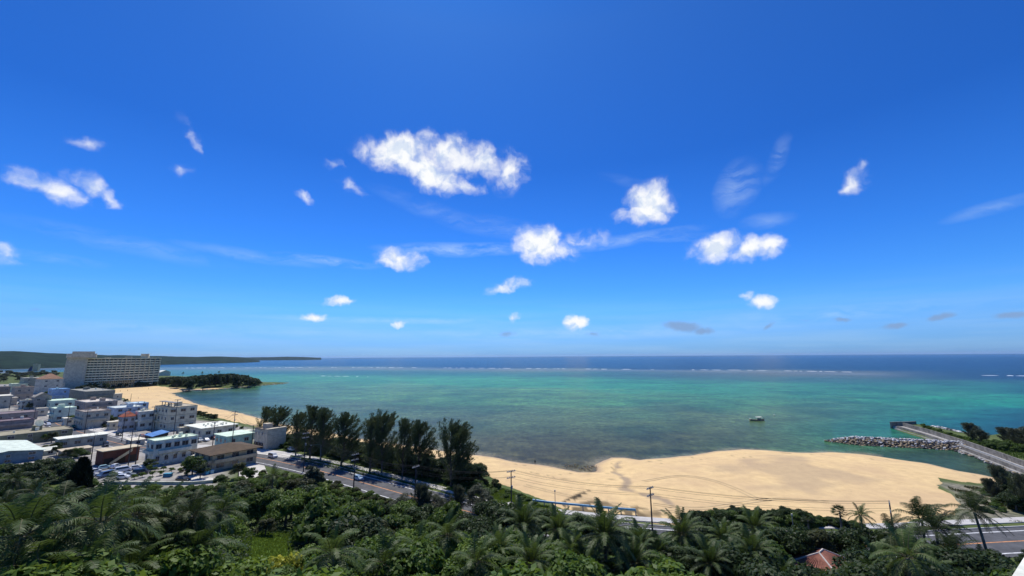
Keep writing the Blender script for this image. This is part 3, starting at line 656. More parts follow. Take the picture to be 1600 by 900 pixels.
    for ex in extras:
        k = ex[0]
        if k == 'tank':
            x, y = ex[1]*hw, ex[2]*hd
            MB().tube([(x, y, H), (x, y, H+1.5)], .7, 10).build('water_tank', wall_mat((225, 225, 220)), root)
        elif k == 'stairhouse':
            x, y = ex[1]*hw, ex[2]*hd
            MB().box(x-1.6, x+1.6, y-1.4, y+1.4, Hw, Hw+2.4).build('stair_house', wm, root)
        elif k == 'balcony':
            s, f, x0, x1 = ex[1:]; zb = fh*f; d_ = 1.1
            bb = MB(); L0 = (W if s in (0, 2) else D); a0, a1 = L0*x0, L0*x1; dd = hd if s in (0, 2) else hw
            bb.box(a0, a1, -dd-d_, -dd-.003, zb-.15, zb); bb.box(a0, a1, -dd-d_, -dd-d_+.12, zb, zb+.95); bb.box(a0, a0+.12, -dd-d_+.12, -dd-.003, zb, zb+.95); bb.box(a1-.12, a1, -dd-d_+.12, -dd-.003, zb, zb+.95)
            bo = bb.build('balcony', wall_mat(ex[4]) if False else wm, root); bo.rotation_euler = (0, 0, s*math.pi/2)
        elif k == 'band':
            bb = MB(); e = .12
            for f in range(1, floors): bb.box(-hw-e, hw+e, -hd-e, hd+e, fh*f-.18, fh*f)
            bb.build('floor_band', wall_mat(ex[1]), root)
        elif k == 'shutter_or_bay':
            s, a, b_, hh = ex[1:]; dd = hd if s in (0, 2) else hw; L0 = (W if s in (0, 2) else D)
            g = MB().box(L0*a, L0*b_, -dd-.05, -dd+.1, 0, hh).build('shutter_or_dark_bay', wood_bay_m, root); g.rotation_euler = (0, 0, s*math.pi/2)  # flat dark panels: shutters on the shop, painted darkness of the open shed bays
        elif k == 'vents':
            for q in range(ex[1]):
                x, y = random.uniform(-.8, .8)*hw, random.uniform(-.7, .7)*hd
                MB().box(x-.3, x+.3, y-.3, y+.3, H-.1, H+.6).tube([(x, y, H+.6), (x, y, H+.75)], .42, 8).build('roof_vent', wall_mat((225, 225, 220)), root)
        elif k == 'tower':
            x0, x1, y0, y1, hh = ex[1:]
            MB().box(x0*hw, x1*hw, y0*hd, y1*hd, -.5, hh).box(x0*hw-.1, x1*hw+.1, y0*hd-.1, y1*hd+.1, hh, hh+.2).build('tower', wm, root)
        elif k == 'pergola':
            bb = MB(); zz = H
            for i in range(5): bb.box(-hw*.9+i*hw*.45-.15, -hw*.9+i*hw*.45+.15, -hd*.6, -hd*.6+.3, zz-.3, zz+2.2)
            bb.box(-hw*1.0, hw*1.15, -hd*.75, -hd*.35, zz+2.2, zz+2.5); bb.build('pergola', concd, root)
        elif k == 'stairs':
            bb = MB()
            for q in range(14): bb.box(-hw*.7+q*.45, -hw*.7+q*.45+.5, -hd-1.6, -hd-.1, .3+q*.28, .5+q*.28)
            bb.add([(-hw*.7, -hd-1.7, .2), (-hw*.7+6.5, -hd-1.7, 4.3), (-hw*.7+6.5, -hd-1.7, 5.3), (-hw*.7, -hd-1.7, 1.2), (-hw*.7, -hd-1.6, .2), (-hw*.7+6.5, -hd-1.6, 4.3), (-hw*.7+6.5, -hd-1.6, 5.3), (-hw*.7, -hd-1.6, 1.2)], [(0, 1, 2, 3), (7, 6, 5, 4), (3, 2, 6, 7), (0, 4, 5, 1)])
            bb.build('staircase', wall_mat((190, 180, 160)), root)
        elif k == 'aircon':
            for q in range(ex[1]):
                y = -hd*.6+q*1.6
                MB().box(hw+.05, hw+.4, y, y+.8, ex[2], ex[2]+.6).build('air_conditioner', wall_mat((225, 225, 220)), root)
    return root, W, D, H
YP = 57.0; YR = -33.0
WH = (196, 200, 198); GR = (150, 150, 148); BG = (190, 182, 165)
# nearest row
house(225,306,677,729,YR,1.75,2,(205,210,208),'long white two storey house with flat pale mint roof beside the parked cars','flat',(205,225,215),2,5,wsz=(1.7,1.6),extras=(('aircon',4,3.2),))
house(302,400,684,737,YR,1.0,2,(190,180,162),'two storey beige house with wide dark brown hip roof and deep verandas','hip',(86,74,62),3,3,wsz=(2.3,1.9),over=1.6,sides=(0,1),extras=(('balcony',0,1,-.48,.48),('balcony',1,1,-.48,.48)))
house(396,444,664,703,YR,.75,2,(190,184,174),'bare pinkish concrete building with dark shutters below and a corner stair tower by the road','parapet',(150,140,130),4,1,name='shop_building',cat='building',wsz=(.7,.9),sides=(0,),extras=(('shutter_or_bay',0,-.48,.25,2.6),('tower',.72,1.1,-1.04,1.04,8.6)))
house(335,394,672,701,YR,.9,1,(150,190,185),'low shop with flat pale mint roof and green fascia, between white hall and concrete building','slab',(205,228,220),3,2,name='shop_building',cat='building',over=.8)
house(290,367,658,688,YR,.8,1,(205,203,196),'low white hall with bright flat roof dotted with vents behind the brown roofed house','slab',(232,232,226),3,3,name='hall',cat='hall',over=1.0,extras=(('vents',9),))
house(369,398,670,688,YR,.8,1,(205,205,198),'small white flat roofed annex right of the mint roofed shop','flat',(225,225,218),2,1,name='annex',cat='annex')
house(274,300,665,685,YR,1.0,1,(190,185,172),'low beige block wall house right of the three storey apartment','flat',(180,176,165),2,1)
house(238,305,630,674,YR,.7,3,(205,200,186),'three storey beige apartment block with a pergola frame on its flat roof','flat',(170,165,155),4,3,name='apartment_block',cat='apartment building',wsz=(2.0,1.4),extras=(('band',(140,136,128)),('pergola',),('balcony',0,1,-.5,-.15),('balcony',0,2,-.5,-.15)))
house(208,240,640,673,YR,1.0,2,(205,210,212),'white two storey house with balcony left of the three storey apartment','flat',(212,214,214),2,2,extras=(('balcony',0,1,-.48,.3),))
house(183,210,641,675,YR,1.1,2,(178,180,192),'narrow lilac house with small red tiled roof','hip',(170,100,80),2,2,over=.3)
house(165,222,632,655,YR,.8,2,(168,184,200),'light blue house with flat roof behind the lilac house','flat',(196,208,218),3,3,extras=(('stairhouse',.4,.2),))
house(193,231,627,645,YR,.7,2,(160,180,198),'blue house with pale blue rooftop nearest the curved beach','flat',(180,204,218),3,2)
house(114,170,637,671,YR,.6,2,(178,175,170),'grey brown two storey block behind the green street trees','parapet',(160,152,150),4,3,name='apartment_block',cat='apartment building')
house(115,182,622,645,YR,.6,2,(150,142,142),'long grey mauve block with white parapet below the beach end','parapet',(205,200,198),5,2,name='apartment_block',cat='apartment building',extras=(('stairhouse',-.6,0),('stairhouse',.5,.2)))
house(75,117,634,660,YR,.8,2,(190,205,200),'white house with pale mint flat roof beside the street','flat',(205,228,220),3,2)
house(68,118,622,640,YR,.7,1,(180,205,200),'low mint green building behind the mint roofed house','flat',(200,225,215),4,2,name='shop_building',cat='building')
house(72,106,606,630,YR,.8,2,(140,168,196),'bright blue house at the foot of the hotel tower','flat',(130,175,215),3,2)
house(105,178,606,629,YR,.35,2,(125,130,128),'wide grey block with white rooftop strips in front of the hotel','flat',(150,152,150),0,0,name='utility_block',cat='building',extras=(('stairhouse',-.5,0),))
house(47,78,612,640,YR,1.0,2,(140,138,140),'grey house with shallow gable roof below the white annex','gable',(150,148,146),2,2)
house(15,50,603,628,YR,.8,2,(165,155,150),'beige house with pinkish parapet on the far side of the street','parapet',(175,160,150),3,2)
house(12,42,598,613,YR,.7,1,(185,200,185),'low pale green roofed house among the far left trees','flat',(205,220,205),2,2)
house(28,66,589,612,YR,.7,3,(140,150,150),'grey green office block left of the white annex','flat',(185,185,180),4,2,name='office_block',cat='building',extras=(('stairhouse',-.4,0),))
house(-14,14,603,622,YR,.9,2,(120,115,115),'dark grey house at the far left edge beyond the street','flat',(150,145,140),2,2)
house(-30,16,616,640,YR,.7,1,(165,165,165),'low grey house with white eaves at the left edge','slab',(215,215,212),2,2,over=.6)
house(52,96,583,616,YR,.7,3,(186,186,184),'white hotel annex with brown tiled roof beside the hotel tower','hip',(150,118,100),5,2,name='hotel_annex',cat='building',over=.4)
house(-45,52,651,677,YP,.7,2,(142,136,142),'purple grey two storey block at the left edge','parapet',(120,108,120),2,4,name='apartment_block',cat='apartment building',sides=(0,1,2,3))
house(-30,58,640,662,YP,.8,1,(142,136,142),'flat mauve roofed block behind the purple grey block','flat',(125,115,125),2,4,name='apartment_block',cat='apartment building')
house(-40,112,665,702,YP,.6,2,(128,130,112),'long olive green building with a satellite dish on its roof','flat',(150,146,130),5,5,name='workshop',cat='building',wsz=(2,1.2),sides=(0,1,2,3))
house(-70,66,683,734,YR,.5,2,(118,138,146),'blue grey gabled warehouse with pale sheet roof at the left edge','gable',(200,215,215),2,3,name='warehouse',cat='warehouse',wsz=(1.6,1),over=.6)
house(84,166,675,704,YP,.5,1,(165,165,160),'long low building with bright white sheet roof in the middle of the block','slab',(230,230,226),4,1,name='workshop',cat='building',over=.7)
house(90,142,696,716,YP,.75,1,(150,145,135),'low shed under pale beige corrugated roof','slab',(190,180,165),1,1,name='shed',cat='shed',over=.5)
house(148,216,694,729,YP+4,.6,1,(104,66,58),'dark red open shed under pale beige roof slabs beside the parking lot','slab',(196,186,168),0,0,name='shed',cat='shed',over=.5,extras=(('shutter_or_bay',0,-.46,-.22,2.6),('shutter_or_bay',0,-.12,.12,2.6),('shutter_or_bay',0,.2,.44,2.6),('stairs',)))
house(226,262,672,690,YR,.6,1,(60,62,66),'small roadside stall with blue and white sheet roof','shed',(90,140,200),0,0,name='stall',cat='shed',over=.4)
house(296,336,702,716,YR,.5,1,(150,110,90),'brick coloured lean-to shed under a white slab roof, right of the long white house','slab',(215,212,205),0,0,name='shed',cat='shed',over=.4) if False else None
house(1,30,574,583,20,.8,2,(190,188,170),'cream blockhouse on the shore of the far bay','flat',(200,198,185),0,0,name='blockhouse',cat='building') if False else None
house(50,62,569,580,20,.8,2,(176,172,150),'small cream blockhouse on the shore of the far bay','flat',(190,186,170),0,0,name='blockhouse',cat='building')
house(-12,13,557.5,560.5,10,.3,1,(215,215,212),'long white building on the far hillside','flat',(225,225,222),0,0,name='hillside_building',cat='building',z=40) if False else None
house(243,266,578,587,YR,.8,1,(205,205,200),'white pavilion with pale pitched roof at the tip of the hotel beach','gable',(232,232,230),0,0,name='pavilion',cat='pavilion',over=1)
for a_ in [
 (196,226,683,697,YR,.6,1,(200,198,190),'low cream kiosk between the blue stall and the red shed','slab',(215,212,204),2,1),
 (262,286,678,694,YR,.8,1,(185,180,170),'low grey shop with cream roof facing the coast road before the three storey apartment','slab',(205,200,190),2,1),
 (186,204,630,645,YR,.9,2,(200,202,205),'small white house between the light blue house and the mauve block','flat',(210,210,208),2,2),
 (166,184,657,673,YR,.9,1,(196,192,184),'low cream house left of the lilac house','slab',(214,210,200),2,1),
 (96,116,651,666,YR,.8,1,(205,205,200),'low white shop under the mint roofed house on the street','slab',(222,222,218),2,1),
 (52,74,636,651,YR,.8,1,(188,184,178),'low beige house under the grey gabled house','flat',(200,196,188),2,1),
 (28,48,624,640,YR,.9,2,(198,198,196),'narrow white house on the upper street beside the dark trees','parapet',(205,205,202),2,2),
 (2,26,620,634,YR,.8,1,(175,170,165),'low taupe house beside the upper end of the street','slab',(190,186,180),2,1),
 (78,100,598,612,YR,.8,2,(200,198,194),'small white house against the hotel annex','flat',(206,204,200),3,2),
 (110,132,598,608,YR,.7,1,(190,188,184),'low white pavilion at the foot of the hotel end tower','slab',(215,214,210),3,1),
 (138,168,600,609,YR,.5,1,(180,172,156),'low beige beach house before the hotel terraces','slab',(205,196,180),3,1),
 (172,190,614,626,YR,.8,1,(196,190,178),'low cream hut at the back of the hotel beach','slab',(210,204,192),1,1),
 (66,88,697,712,YP,.8,1,(190,195,192),'small pale shed with white awning between the warehouse and the corrugated shed','shed',(225,228,225),1,1),
 (296,334,706,722,YP,.45,1,(160,120,98),'brick coloured lean-to under a white slab roof beside the brown roofed house','slab',(222,220,214),0,0),
 (238,262,716,727,YP,.6,1,(150,108,88),'rusty brown shed at the foot of the long white house','slab',(205,200,190),1,0)]:
    house(*a_[:8], a_[8], a_[9], a_[10], a_[11], a_[12], name='house' if a_[6] > 1 else 'small_building', cat='building', over=.4, wsz=(1.4, 1.2))
def low_wall(pts, lab):
    wall_line('yard_wall', pts, 3.0, 1.3, .2, concd, lab, 'wall')
# satellite dish
q = at(60, 676, 9.0); dish = empty('satellite_dish', (q.x, q.y, G(q.x, q.y)+9.2)); tag(dish, 'round white satellite dish on the olive green building', 'satellite dish')
MB().tube([(0, 0, -.8), (0, 0, .8)], .08, 6).build('mast', steel_m, dish)
vs = []; fs = []
for i in range(5):
    for k in range(14):
        r_ = 1.5*i/4; a_ = 2*math.pi*k/14; vs.append((r_*math.cos(a_), -.12-.35*(r_/1.5)**2+.1, 1.5+r_*math.sin(a_)))
for i in range(4):
    for k in range(14): fs.append((i*14+k, i*14+(k+1) % 14, (i+1)*14+(k+1) % 14, (i+1)*14+k))
dd = mesh('reflector', vs, fs, wall_mat((228, 230, 228)), dish); dish.rotation_euler = (R(20), 0, R(35))

# ---------------------------------------------------------------- the big curved hotel
def hotel():
    wm = wall_mat((206, 198, 186)); wm2 = wall_mat((235, 224, 208)); wy = wall_mat((176, 162, 128))
    A = at(125, 609, 3); B = at(246, 602.5, 3); M = at(178, 606.5, 3)
    A.z = B.z = M.z = 0
    # quadratic through A, M, B, slightly concave towards the sea
    def P(t): return A*(1-t)*(1-2*t)+M*4*t*(1-t)+B*t*(2*t-1)
    o0 = A.copy(); root = empty('hotel', (A.x, A.y, 3)); tag(root, 'long curved high rise beach hotel with rows of balconies and a leaning end tower', 'hotel')
    n = 36; pts = [P(i/n)-o0 for i in range(n+1)]
    nrm = []
    for i in range(n+1):
        d = (pts[min(i+1, n)]-pts[max(i-1, 0)]).normalized(); nrm.append(Vector((d.y, -d.x, 0)))   # towards the bay
    FL = 12; Ht = 40.0; fh = Ht/FL
    def inset(k): return (FL-k)*.0
    def strip(name, off0, off1, z0, z1, m, i0=0, i1=n, kind=None):
        vs = []
        for i in range(i0, i1+1):
            a, b = pts[i]+nrm[i]*off0, pts[i]+nrm[i]*off1
            vs += [(a.x, a.y, z0), (b.x, b.y, z0), (b.x, b.y, z1), (a.x, a.y, z1)]
        k = i1-i0; fs = []
        for j in range(k):
            q = j*4; fs += [(q+1, q+5, q+6, q+2), (q+3, q+2, q+6, q+7), (q, q+3, q+7, q+4), (q, q+4, q+5, q+1)]
        fs += [(0, 1, 2, 3), (k*4, k*4+3, k*4+2, k*4+1)]
        return mesh(name, vs, fs, m, root)
    strip('wall', -15, -2.2, 0, Ht, wm)
    for f in range(FL):
        z = f*fh
        if f > 0: strip('balcony', -2.2+.01, .9, z-.3, z+1.25, wm2)
        strip('glazing', -2.19, -2.1, z+1.25 if f else .3, z+fh-.26, glass_m)
    strip('roof_edge', -15.3, 1.2, Ht, Ht+1.3, wm2)
    # partitions between the rooms: one per bay, running the full height
    for i in range(0, n+1, 2):
        p_ = pts[i]+nrm[i]*-1.1; d = Vector((-nrm[i].y, nrm[i].x, 0))
        b = MB().obox((p_.x, p_.y, Ht/2), d, .2, 1.05, Ht/2-.01); b.build('partition', wm, root)
    # yellow frames of the lower storeys
    for f in (0, 1, 2, 3):
        strip('arcade_frame', .91, 2.2, f*fh+ (.2 if f == 0 else -.35), f*fh+.45, wy, 10, 26)
    for i in range(10, 27, 1):
        p_ = pts[i]+nrm[i]*1.5; d = Vector((-nrm[i].y, nrm[i].x, 0))
        MB().obox((p_.x, p_.y, 1.5*fh), d, .5, .62, 1.5*fh-.36).build('arcade_pillar', wy, root)
    # end tower: leaning slab on the town side
    d = (pts[1]-pts[0]).normalized(); nv = nrm[0]
    lw = at(93, 610.5, 3); lw.z = 0; lw -= o0
    back = -d
    b = MB(); e0 = pts[0]+nv*3.0; e1 = lw
    g = (e1-e0).normalized(); hh = Ht+2.0
    base = [e0, e1, e1+Vector((g.y, -g.x, 0))*-16 if False else e1+d*18, e0+d*3.0]
    top = [e0-g*.3+d*.6, e1-g*1.2+d*.6, e1+d*18-g*1.2, e0+d*3.3-g*.3]
    vs = [(q.x, q.y, 0) for q in base]+[(q.x, q.y, hh) for q in top]
    b.add(vs, [(0, 3, 2, 1), (4, 5, 6, 7), (0, 1, 5, 4), (1, 2, 6, 5), (2, 3, 7, 6), (3, 0, 4, 7)]).build('end_tower', wall_mat((186, 188, 184)), root)
    c0 = (top[0]+top[1]+top[2]+top[3])/4
    MB().obox((c0.x, c0.y, hh+2.6), g, 14, 6.5, 2.6).build('penthouse', wm, root)
    MB().obox((c0.x+2, c0.y, hh+6.6), g, 10.5, 5, 1.4).build('penthouse', wm, root)
    q = pts[31]+nrm[31]*-8; MB().obox((q.x, q.y, Ht+4.2), d, 4.5, 6, 3.0).build('lift_house', wm, root)
    q = pts[24]+nrm[24]*-8; MB().obox((q.x, q.y, Ht+2.2), d, 3.5, 2, .9).build('roof_plant', wall_mat(GR), root)
    q = pts[14]+nrm[14]*-8; MB().obox((q.x, q.y, Ht+1.9), d, 3, 2, .6).build('roof_plant', wall_mat(GR), root)
    return root
hotel()
# blue sail shaped landmark on the far shore
q = at(46, 580, 1); sp_ = empty('shore_monument', (q.x, q.y, 1)); tag(sp_, 'dark blue sail shaped structure on the shore of the far bay', 'monument')
MB().add([(-4, -3, 0), (5, -3, 0), (5, 3, 0), (-4, 3, 0), (4, -2, 17), (7, -2, 17), (7, 2, 17), (4, 2, 17)], [(0, 3, 2, 1), (4, 5, 6, 7), (0, 1, 5, 4), (1, 2, 6, 5), (2, 3, 7, 6), (3, 0, 4, 7)]).build('sail', wall_mat((20, 45, 85)), sp_)
MB().box(-6, 8, -5, 5, -.5, .6).build('plinth', concd, sp_)
q = [at(u, v, 1) for u, v in ((-40, 579.6), (95, 578.6), (95, 580.6), (-40, 582))]

# ---------------------------------------------------------------- red tiled hut in the trees (right)
def hut():
    c = Vector((0, 0, 0)); d0 = ray(1283, 862); 
    lo, hi = 20, 120
    for _ in range(40):
        m_ = (lo+hi)/2; P_ = Vector((0, 0, CH))+d0*m_
        if P_.z-G(P_.x, P_.y) > 5.0: lo = m_
        else: hi = m_
    P_ = Vector((0, 0, CH))+d0*lo; g = G(P_.x, P_.y)
    root = empty('tiled_hut', (P_.x, P_.y, g-.3), R(38)); tag(root, 'small hut with red clay tile hip roof among the palms', 'hut')
    MB().box(-2.7, 2.7, -2.2, 2.2, 0, 3.6).build('wall', wall_mat((170, 155, 135)), root)
    rm = mat('clay_tile', (.33, .14, .095), .85, .2, 2.5, .3, col2=(.22, .09, .06)); a, b_, e0, e1 = 4.5, 3.8, 3.5, 5.3
    n_, l_ = nodes_of(rm); pb = n_['Principled BSDF']; wv_ = n_.new('ShaderNodeTexWave'); wv_.inputs['Scale'].default_value = 1.1; wv_.bands_direction = 'DIAGONAL'
    tcn = n_.new('ShaderNodeTexCoord'); l_.new(tcn.outputs['Object'], wv_.inputs['Vector'])
    root_roof = MB().add([(-a, -b_, e0), (a, -b_, e0), (a, b_, e0), (-a, b_, e0), (-1.0, 0, e1), (1.0, 0, e1)], [(0, 1, 5, 4), (1, 2, 5), (2, 3, 4, 5), (3, 0, 4), (0, 3, 2, 1)]).build('roof', rm, root)
    t_ = MB()                                       # rows of barrel tiles as real ridges
    def rows(P0, P1, T0, T1, n):
        for i in range(n+1):
            s_ = i/n; p0 = Vector(P0).lerp(Vector(P1), s_)
            # clip to hip
            top0 = Vector(T0); top1 = Vector(T1); q_ = top0.lerp(top1, s_) if T0 != T1 else Vector(T0)
            t_.tube([p0+Vector((0, 0, .05)), q_+Vector((0, 0, .05))], .09, 5)
    rows((-a, -b_, e0), (a, -b_, e0), (-1, 0, e1), (1, 0, e1), 20); rows((a, -b_, e0), (a, b_, e0), (1, 0, e1), (1, 0, e1), 17)
    rows((a, b_, e0), (-a, b_, e0), (1, 0, e1), (-1, 0, e1), 20); rows((-a, b_, e0), (-a, -b_, e0), (-1, 0, e1), (-1, 0, e1), 17)
    t_.build('roof_tiles', rm, root)
    wl = mat('ridge_mortar', (.62, .56, .50), .9, .15, 3)
    m_ = MB()
    for p_ in ((-a, -b_), (a, -b_), (a, b_), (-a, b_)): m_.tube([(p_[0], p_[1], e0+.1), (math.copysign(1, p_[0]), 0, e1+.12)], .13, 6)
    m_.tube([(-1, 0, e1+.12), (1, 0, e1+.12)], .16, 6); m_.build('ridge', wl, root)
    window_obj(root, 0, -2.2, 1.9, 1.2, 1.2, 0)
    return root
HUT = hut()

# ---------------------------------------------------------------- retaining wall, rail, parapets
def wall_line(name, pts, z0, h, th, m, label, cat, cap=None):
    P = [at(u, v, 3) for u, v in pts]; c0 = P[0]; root = empty(name, (c0.x, c0.y, 0)); tag(root, label, cat)
    b = MB(); cb = MB()
    for i in range(len(P)-1):
        a_, b2 = P[i]-Vector((c0.x, c0.y, 0)), P[i+1]-Vector((c0.x, c0.y, 0)); mid = (a_+b2)/2; d = b2-a_; d.z = 0
        b.obox((mid.x, mid.y, z0+h/2), d, d.length/2+.02, th/2, h/2)
        if cap: cb.obox((mid.x, mid.y, z0+h+.06), d, d.length/2+.02, th/2+.08, .06)
    b.build('wall_body', m, root)
    if cap: cb.build('coping', cap, root)
    return root
wall_line('retaining_wall', [(163,756),(235,757),(300,757),(335,754)], 1.4, 2.4, .3, wall_mat((165,182,175)), 'long pale green retaining wall between the town and the palms', 'wall', wall_mat((215,218,212)))
blue_m = mat('blue_paint', (.10, .32, .50), .5, .12, 1.5)
rl = empty('blue_railing', (0, 0, 0)); tag(rl, 'long light blue pipe rail along the seaward side of the road', 'railing')
i0 = min(range(len(ROAD)), key=lambda i: (ROAD[i]-at(800, 812, 3)).length); i1 = min(range(len(ROAD)), key=lambda i: (ROAD[i]-at(1003, 836, 3)).length)
rp = []
for i in range(i0, i1+1):
    d = (ROAD[min(i+1, len(ROAD)-1)]-ROAD[i-1]).normalized(); rp.append(ROAD[i]+Vector((-d.y, d.x, 0))*12.6)
rl.location = (rp[0].x, rp[0].y, 3); off = rl.location.copy()
MB().tube([p_-off+Vector((0, 0, 1.35)) for p_ in rp], .30, 8).build('pipe', blue_m, rl)
for p_ in rp[::2]:
    q = p_-off; MB().box(q.x-.12, q.x+.12, q.y-.12, q.y+.12, -.2, 1.2).build('post', concd, rl)
# steel crash barrier of the seaward verge, white
i2 = min(range(len(ROAD)), key=lambda i: (ROAD[i]-at(700, 790, 3)).length); wp = []
for i in range(i2, i1+4):
    d = (ROAD[min(i+1, len(ROAD)-1)]-ROAD[i-1]).normalized(); wp.append(ROAD[i]+Vector((-d.y, d.x, 0))*7.2)
gr_ = empty('guard_rail', (wp[0].x, wp[0].y, 3)); tag(gr_, 'white steel guard rail between the road and its seaward sidewalk', 'guard rail'); off = gr_.location.copy()
bm_ = MB()
for i in range(len(wp)-1):
    a_, b2 = wp[i]-off, wp[i+1]-off; mid = (a_+b2)/2; bm_.obox((mid.x, mid.y, .62), b2-a_, (b2-a_).length/2, .04, .15)
bm_.build('beam', wall_mat((215, 215, 212)), gr_)
for p_ in wp[::2]:
    q = p_-off; MB().box(q.x-.06, q.x+.06, q.y+.05, q.y+.17, -.1, .75).build('post', steel_m, gr_)
# white corner of the viewpoint building, bottom right
d0 = ray(1600, 868); P_ = Vector((0, 0, CH))+d0*16; d1 = ray(1578, 905); Q_ = Vector((0, 0, CH))+d1*10.5
zc = 34.6
def onz(u, v, z): return at(u, v, z)
a_ = onz(1578, 905, zc); b2 = onz(1603, 866, zc); dr_ = (b2-a_).normalized(); nv = Vector((dr_.y, -dr_.x, 0))
led = empty('roof_parapet', (a_.x, a_.y, zc)); tag(led, 'white painted corner of the near building poking in at bottom right', 'parapet')
a_l = Vector((0, 0, 0)); b_l = b2-a_
pp = [a_l-dr_*6, b_l+dr_*.0, b_l+nv*1.4, a_l-dr_*6+nv*1.4]
MB().prism([(p_.x, p_.y) for p_ in pp], -.5, 0).build('coping', wall_mat((225, 228, 228)), led)
pp = [a_l-dr_*6+nv*.25, b_l-dr_*.2+nv*.25, b_l-dr_*.2+nv*1.2, a_l-dr_*6+nv*1.2]
MB().prism([(p_.x, p_.y) for p_ in pp], -24, -.5).build('wall_body', wall_mat((205, 208, 206)), led)
# ---------------------------------------------------------------- pier, groyne, river mouth
conc_p = mat('pier_concrete', (.23, .21, .18), .9, .3, .5, .2); conc_l = mat('pier_top_concrete', (.40, .39, .37), .9, .12, .6, .1)
def pier():
    A = at(1404, 671, 0); B = at(1500, 702, 0); C_ = at(1600, 741, 0); D = at(1760, 802, 0)
    line = [A, at(1446, 683.5, 0), B, at(1550, 721, 0), C_, D]
    root = empty('pier', (A.x, A.y, 0)); tag(root, 'long concrete pier wall with paved walkway running out past the river mouth', 'pier'); o = Vector((A.x, A.y, 0))
    L_ = [p_-o for p_ in line]
    def rib(name, o0, o1, z0, z1, m, a=0, b=None):
        P = L_[a:b]; n = len(P); vs = []
        for i, p_ in enumerate(P):
            d = (P[min(i+1, n-1)]-P[max(i-1, 0)]).normalized(); nv = Vector((-d.y, d.x, 0))
            for off, z in ((o0, z0), (o1, z0), (o1, z1), (o0, z1)): vs.append(p_+nv*off+Vector((0, 0, z)))
        fs = []
        for j in range(n-1):
            q = j*4; fs += [(q+1, q+5, q+6, q+2), (q+3, q+2, q+6, q+7), (q, q+3, q+7, q+4), (q, q+4, q+5, q+1)]
        fs += [(0, 1, 2, 3), (n*4-4, n*4-1, n*4-2, n*4-3)]
        return mesh(name, vs, fs, m, root)
    rib('quay_wall', -.6, .6, -2, 1.9, conc_p)
    rib('walkway', .603, 2.3, -2, 1.8, conc_l)
    rib('lower_ledge', -1.8, -.603, -2, .5, concd)
    rib('parapet_wall', 2.303, 2.8, -2, 3.9, conc_p)
    rib('inner_parapet', -.2, .25, 1.903, 2.6, conc_l, 2)
    # box shaped pier head turning back
    h0 = L_[0]; MB().obox((h0.x+7.5, h0.y+4.8, 1.2), (1, .12, 0), 8.5, .35, 2.4).build('head_wall', conc_p, root)
    MB().obox((h0.x+8, h0.y+3, 0), (1, .12, 0), 8, 1.7, 1.1).build('head_deck', conc_l, root)
    return root
pier()
def rockmesh(name, seed, m):
    rr = random.Random(seed); bm = bmesh.new(); bmesh.ops.create_icosphere(bm, subdivisions=1, radius=1)
    for v in bm.verts: v.co *= rr.uniform(.72, 1.15); v.co.z *= .75; v.co.x *= 1.15
    me = bpy.data.meshes.new(name); bm.to_mesh(me); bm.free(); me.materials.append(m); return me
rk_grey = mat('quarry_stone_grey', (.46, .45, .43), .9, .25, 1.5, .3); rk_br = mat('quarry_stone_brown', (.36, .28, .17), .9, .3, 1.5, .3)
rk_dark = mat('quarry_stone_dark', (.09, .085, .085), .9, .3, 1.5, .3); rk_white = mat('quarry_stone_white', (.66, .65, .62), .9, .15, 1.5, .3)
RK = [rockmesh('boulder', i, [rk_grey, rk_white, rk_br, rk_dark, rk_grey, rk_br, rk_br, rk_white][i]) for i in range(8)]
# axis of the rubble groyne
GA, GB = at(1300, 690, 0), at(1498, 700, 0); gd = (GB-GA).normalized(); gn = Vector((gd.y, -gd.x, 0)); gl = (GB-GA).length
rr = random.Random(5); cnt = 0; stuff = MB()
def prof(s): return max(0.05, min(1, (s+2)/12))**.6
cand = []
for k in range(4200):
    s = rr.uniform(-3, gl+2); wdt = 7.2*prof(s); q = rr.uniform(-1, 1)
    zt = 2.9*(1-abs(q)**1.6)*prof(s); rad = rr.uniform(.36, .74)
    c = GA+gd*s+gn*(q*wdt); cand.append((c.x, c.y, zt, rad, q))
placed = []
for (x, y, z, rad, q) in cand:
    if all((x-a)**2+(y-b_)**2 > (rad*.8+r2*.75)**2 for a, b_, r2 in placed[-2000:]):
        placed.append((x, y, rad))
        cat_ = 0 if q < .15 else 1                      # gn points to the camera: grey on top and behind, brown on the river side
        if q < .35: me = RK[rr.choice([0, 1, 4, 7, 3, 1, 7])]
        else: me = RK[rr.choice([2, 5, 6, 2, 3, 5])]
        vis = q > -.35
        if vis and cnt < 290:
            o = bpy.data.objects.new('boulder', me); scene.collection.objects.link(o); cnt += 1
            o.location = (x, y, z); o.rotation_euler = (rr.uniform(-.5, .5), rr.uniform(-.5, .5), rr.uniform(0, 6)); o.scale = (rad,)*3
            lab = 'grey white quarry boulder on the top of the rubble groyne' if me in (RK[0], RK[1], RK[4], RK[7]) else ('dark boulder wedged in the rubble groyne' if me == RK[3] else 'brown stained boulder on the river side of the rubble groyne')
            tag(o, lab, 'boulder', {'g': 'grey boulders of the groyne', 'd': 'dark boulders of the groyne', 'b': 'brown boulders of the groyne'}[lab[0]])
        else:
            rm_ = Matrix.Rotation(rr.uniform(0, 6), 3, 'Z'); n0 = len(me.vertices)
            stuff.add([rm_ @ v.co*rad+Vector((x, y, z)) for v in me.vertices], [tuple(f.vertices) for f in me.polygons], rr.choice([0, 1, 0, 2]))
rb = stuff.build('rubble', [rk_grey, rk_white, rk_br]); tag(rb, 'rest of the rubble heap of the groyne', 'rubble', None, 'stuff')
core = []
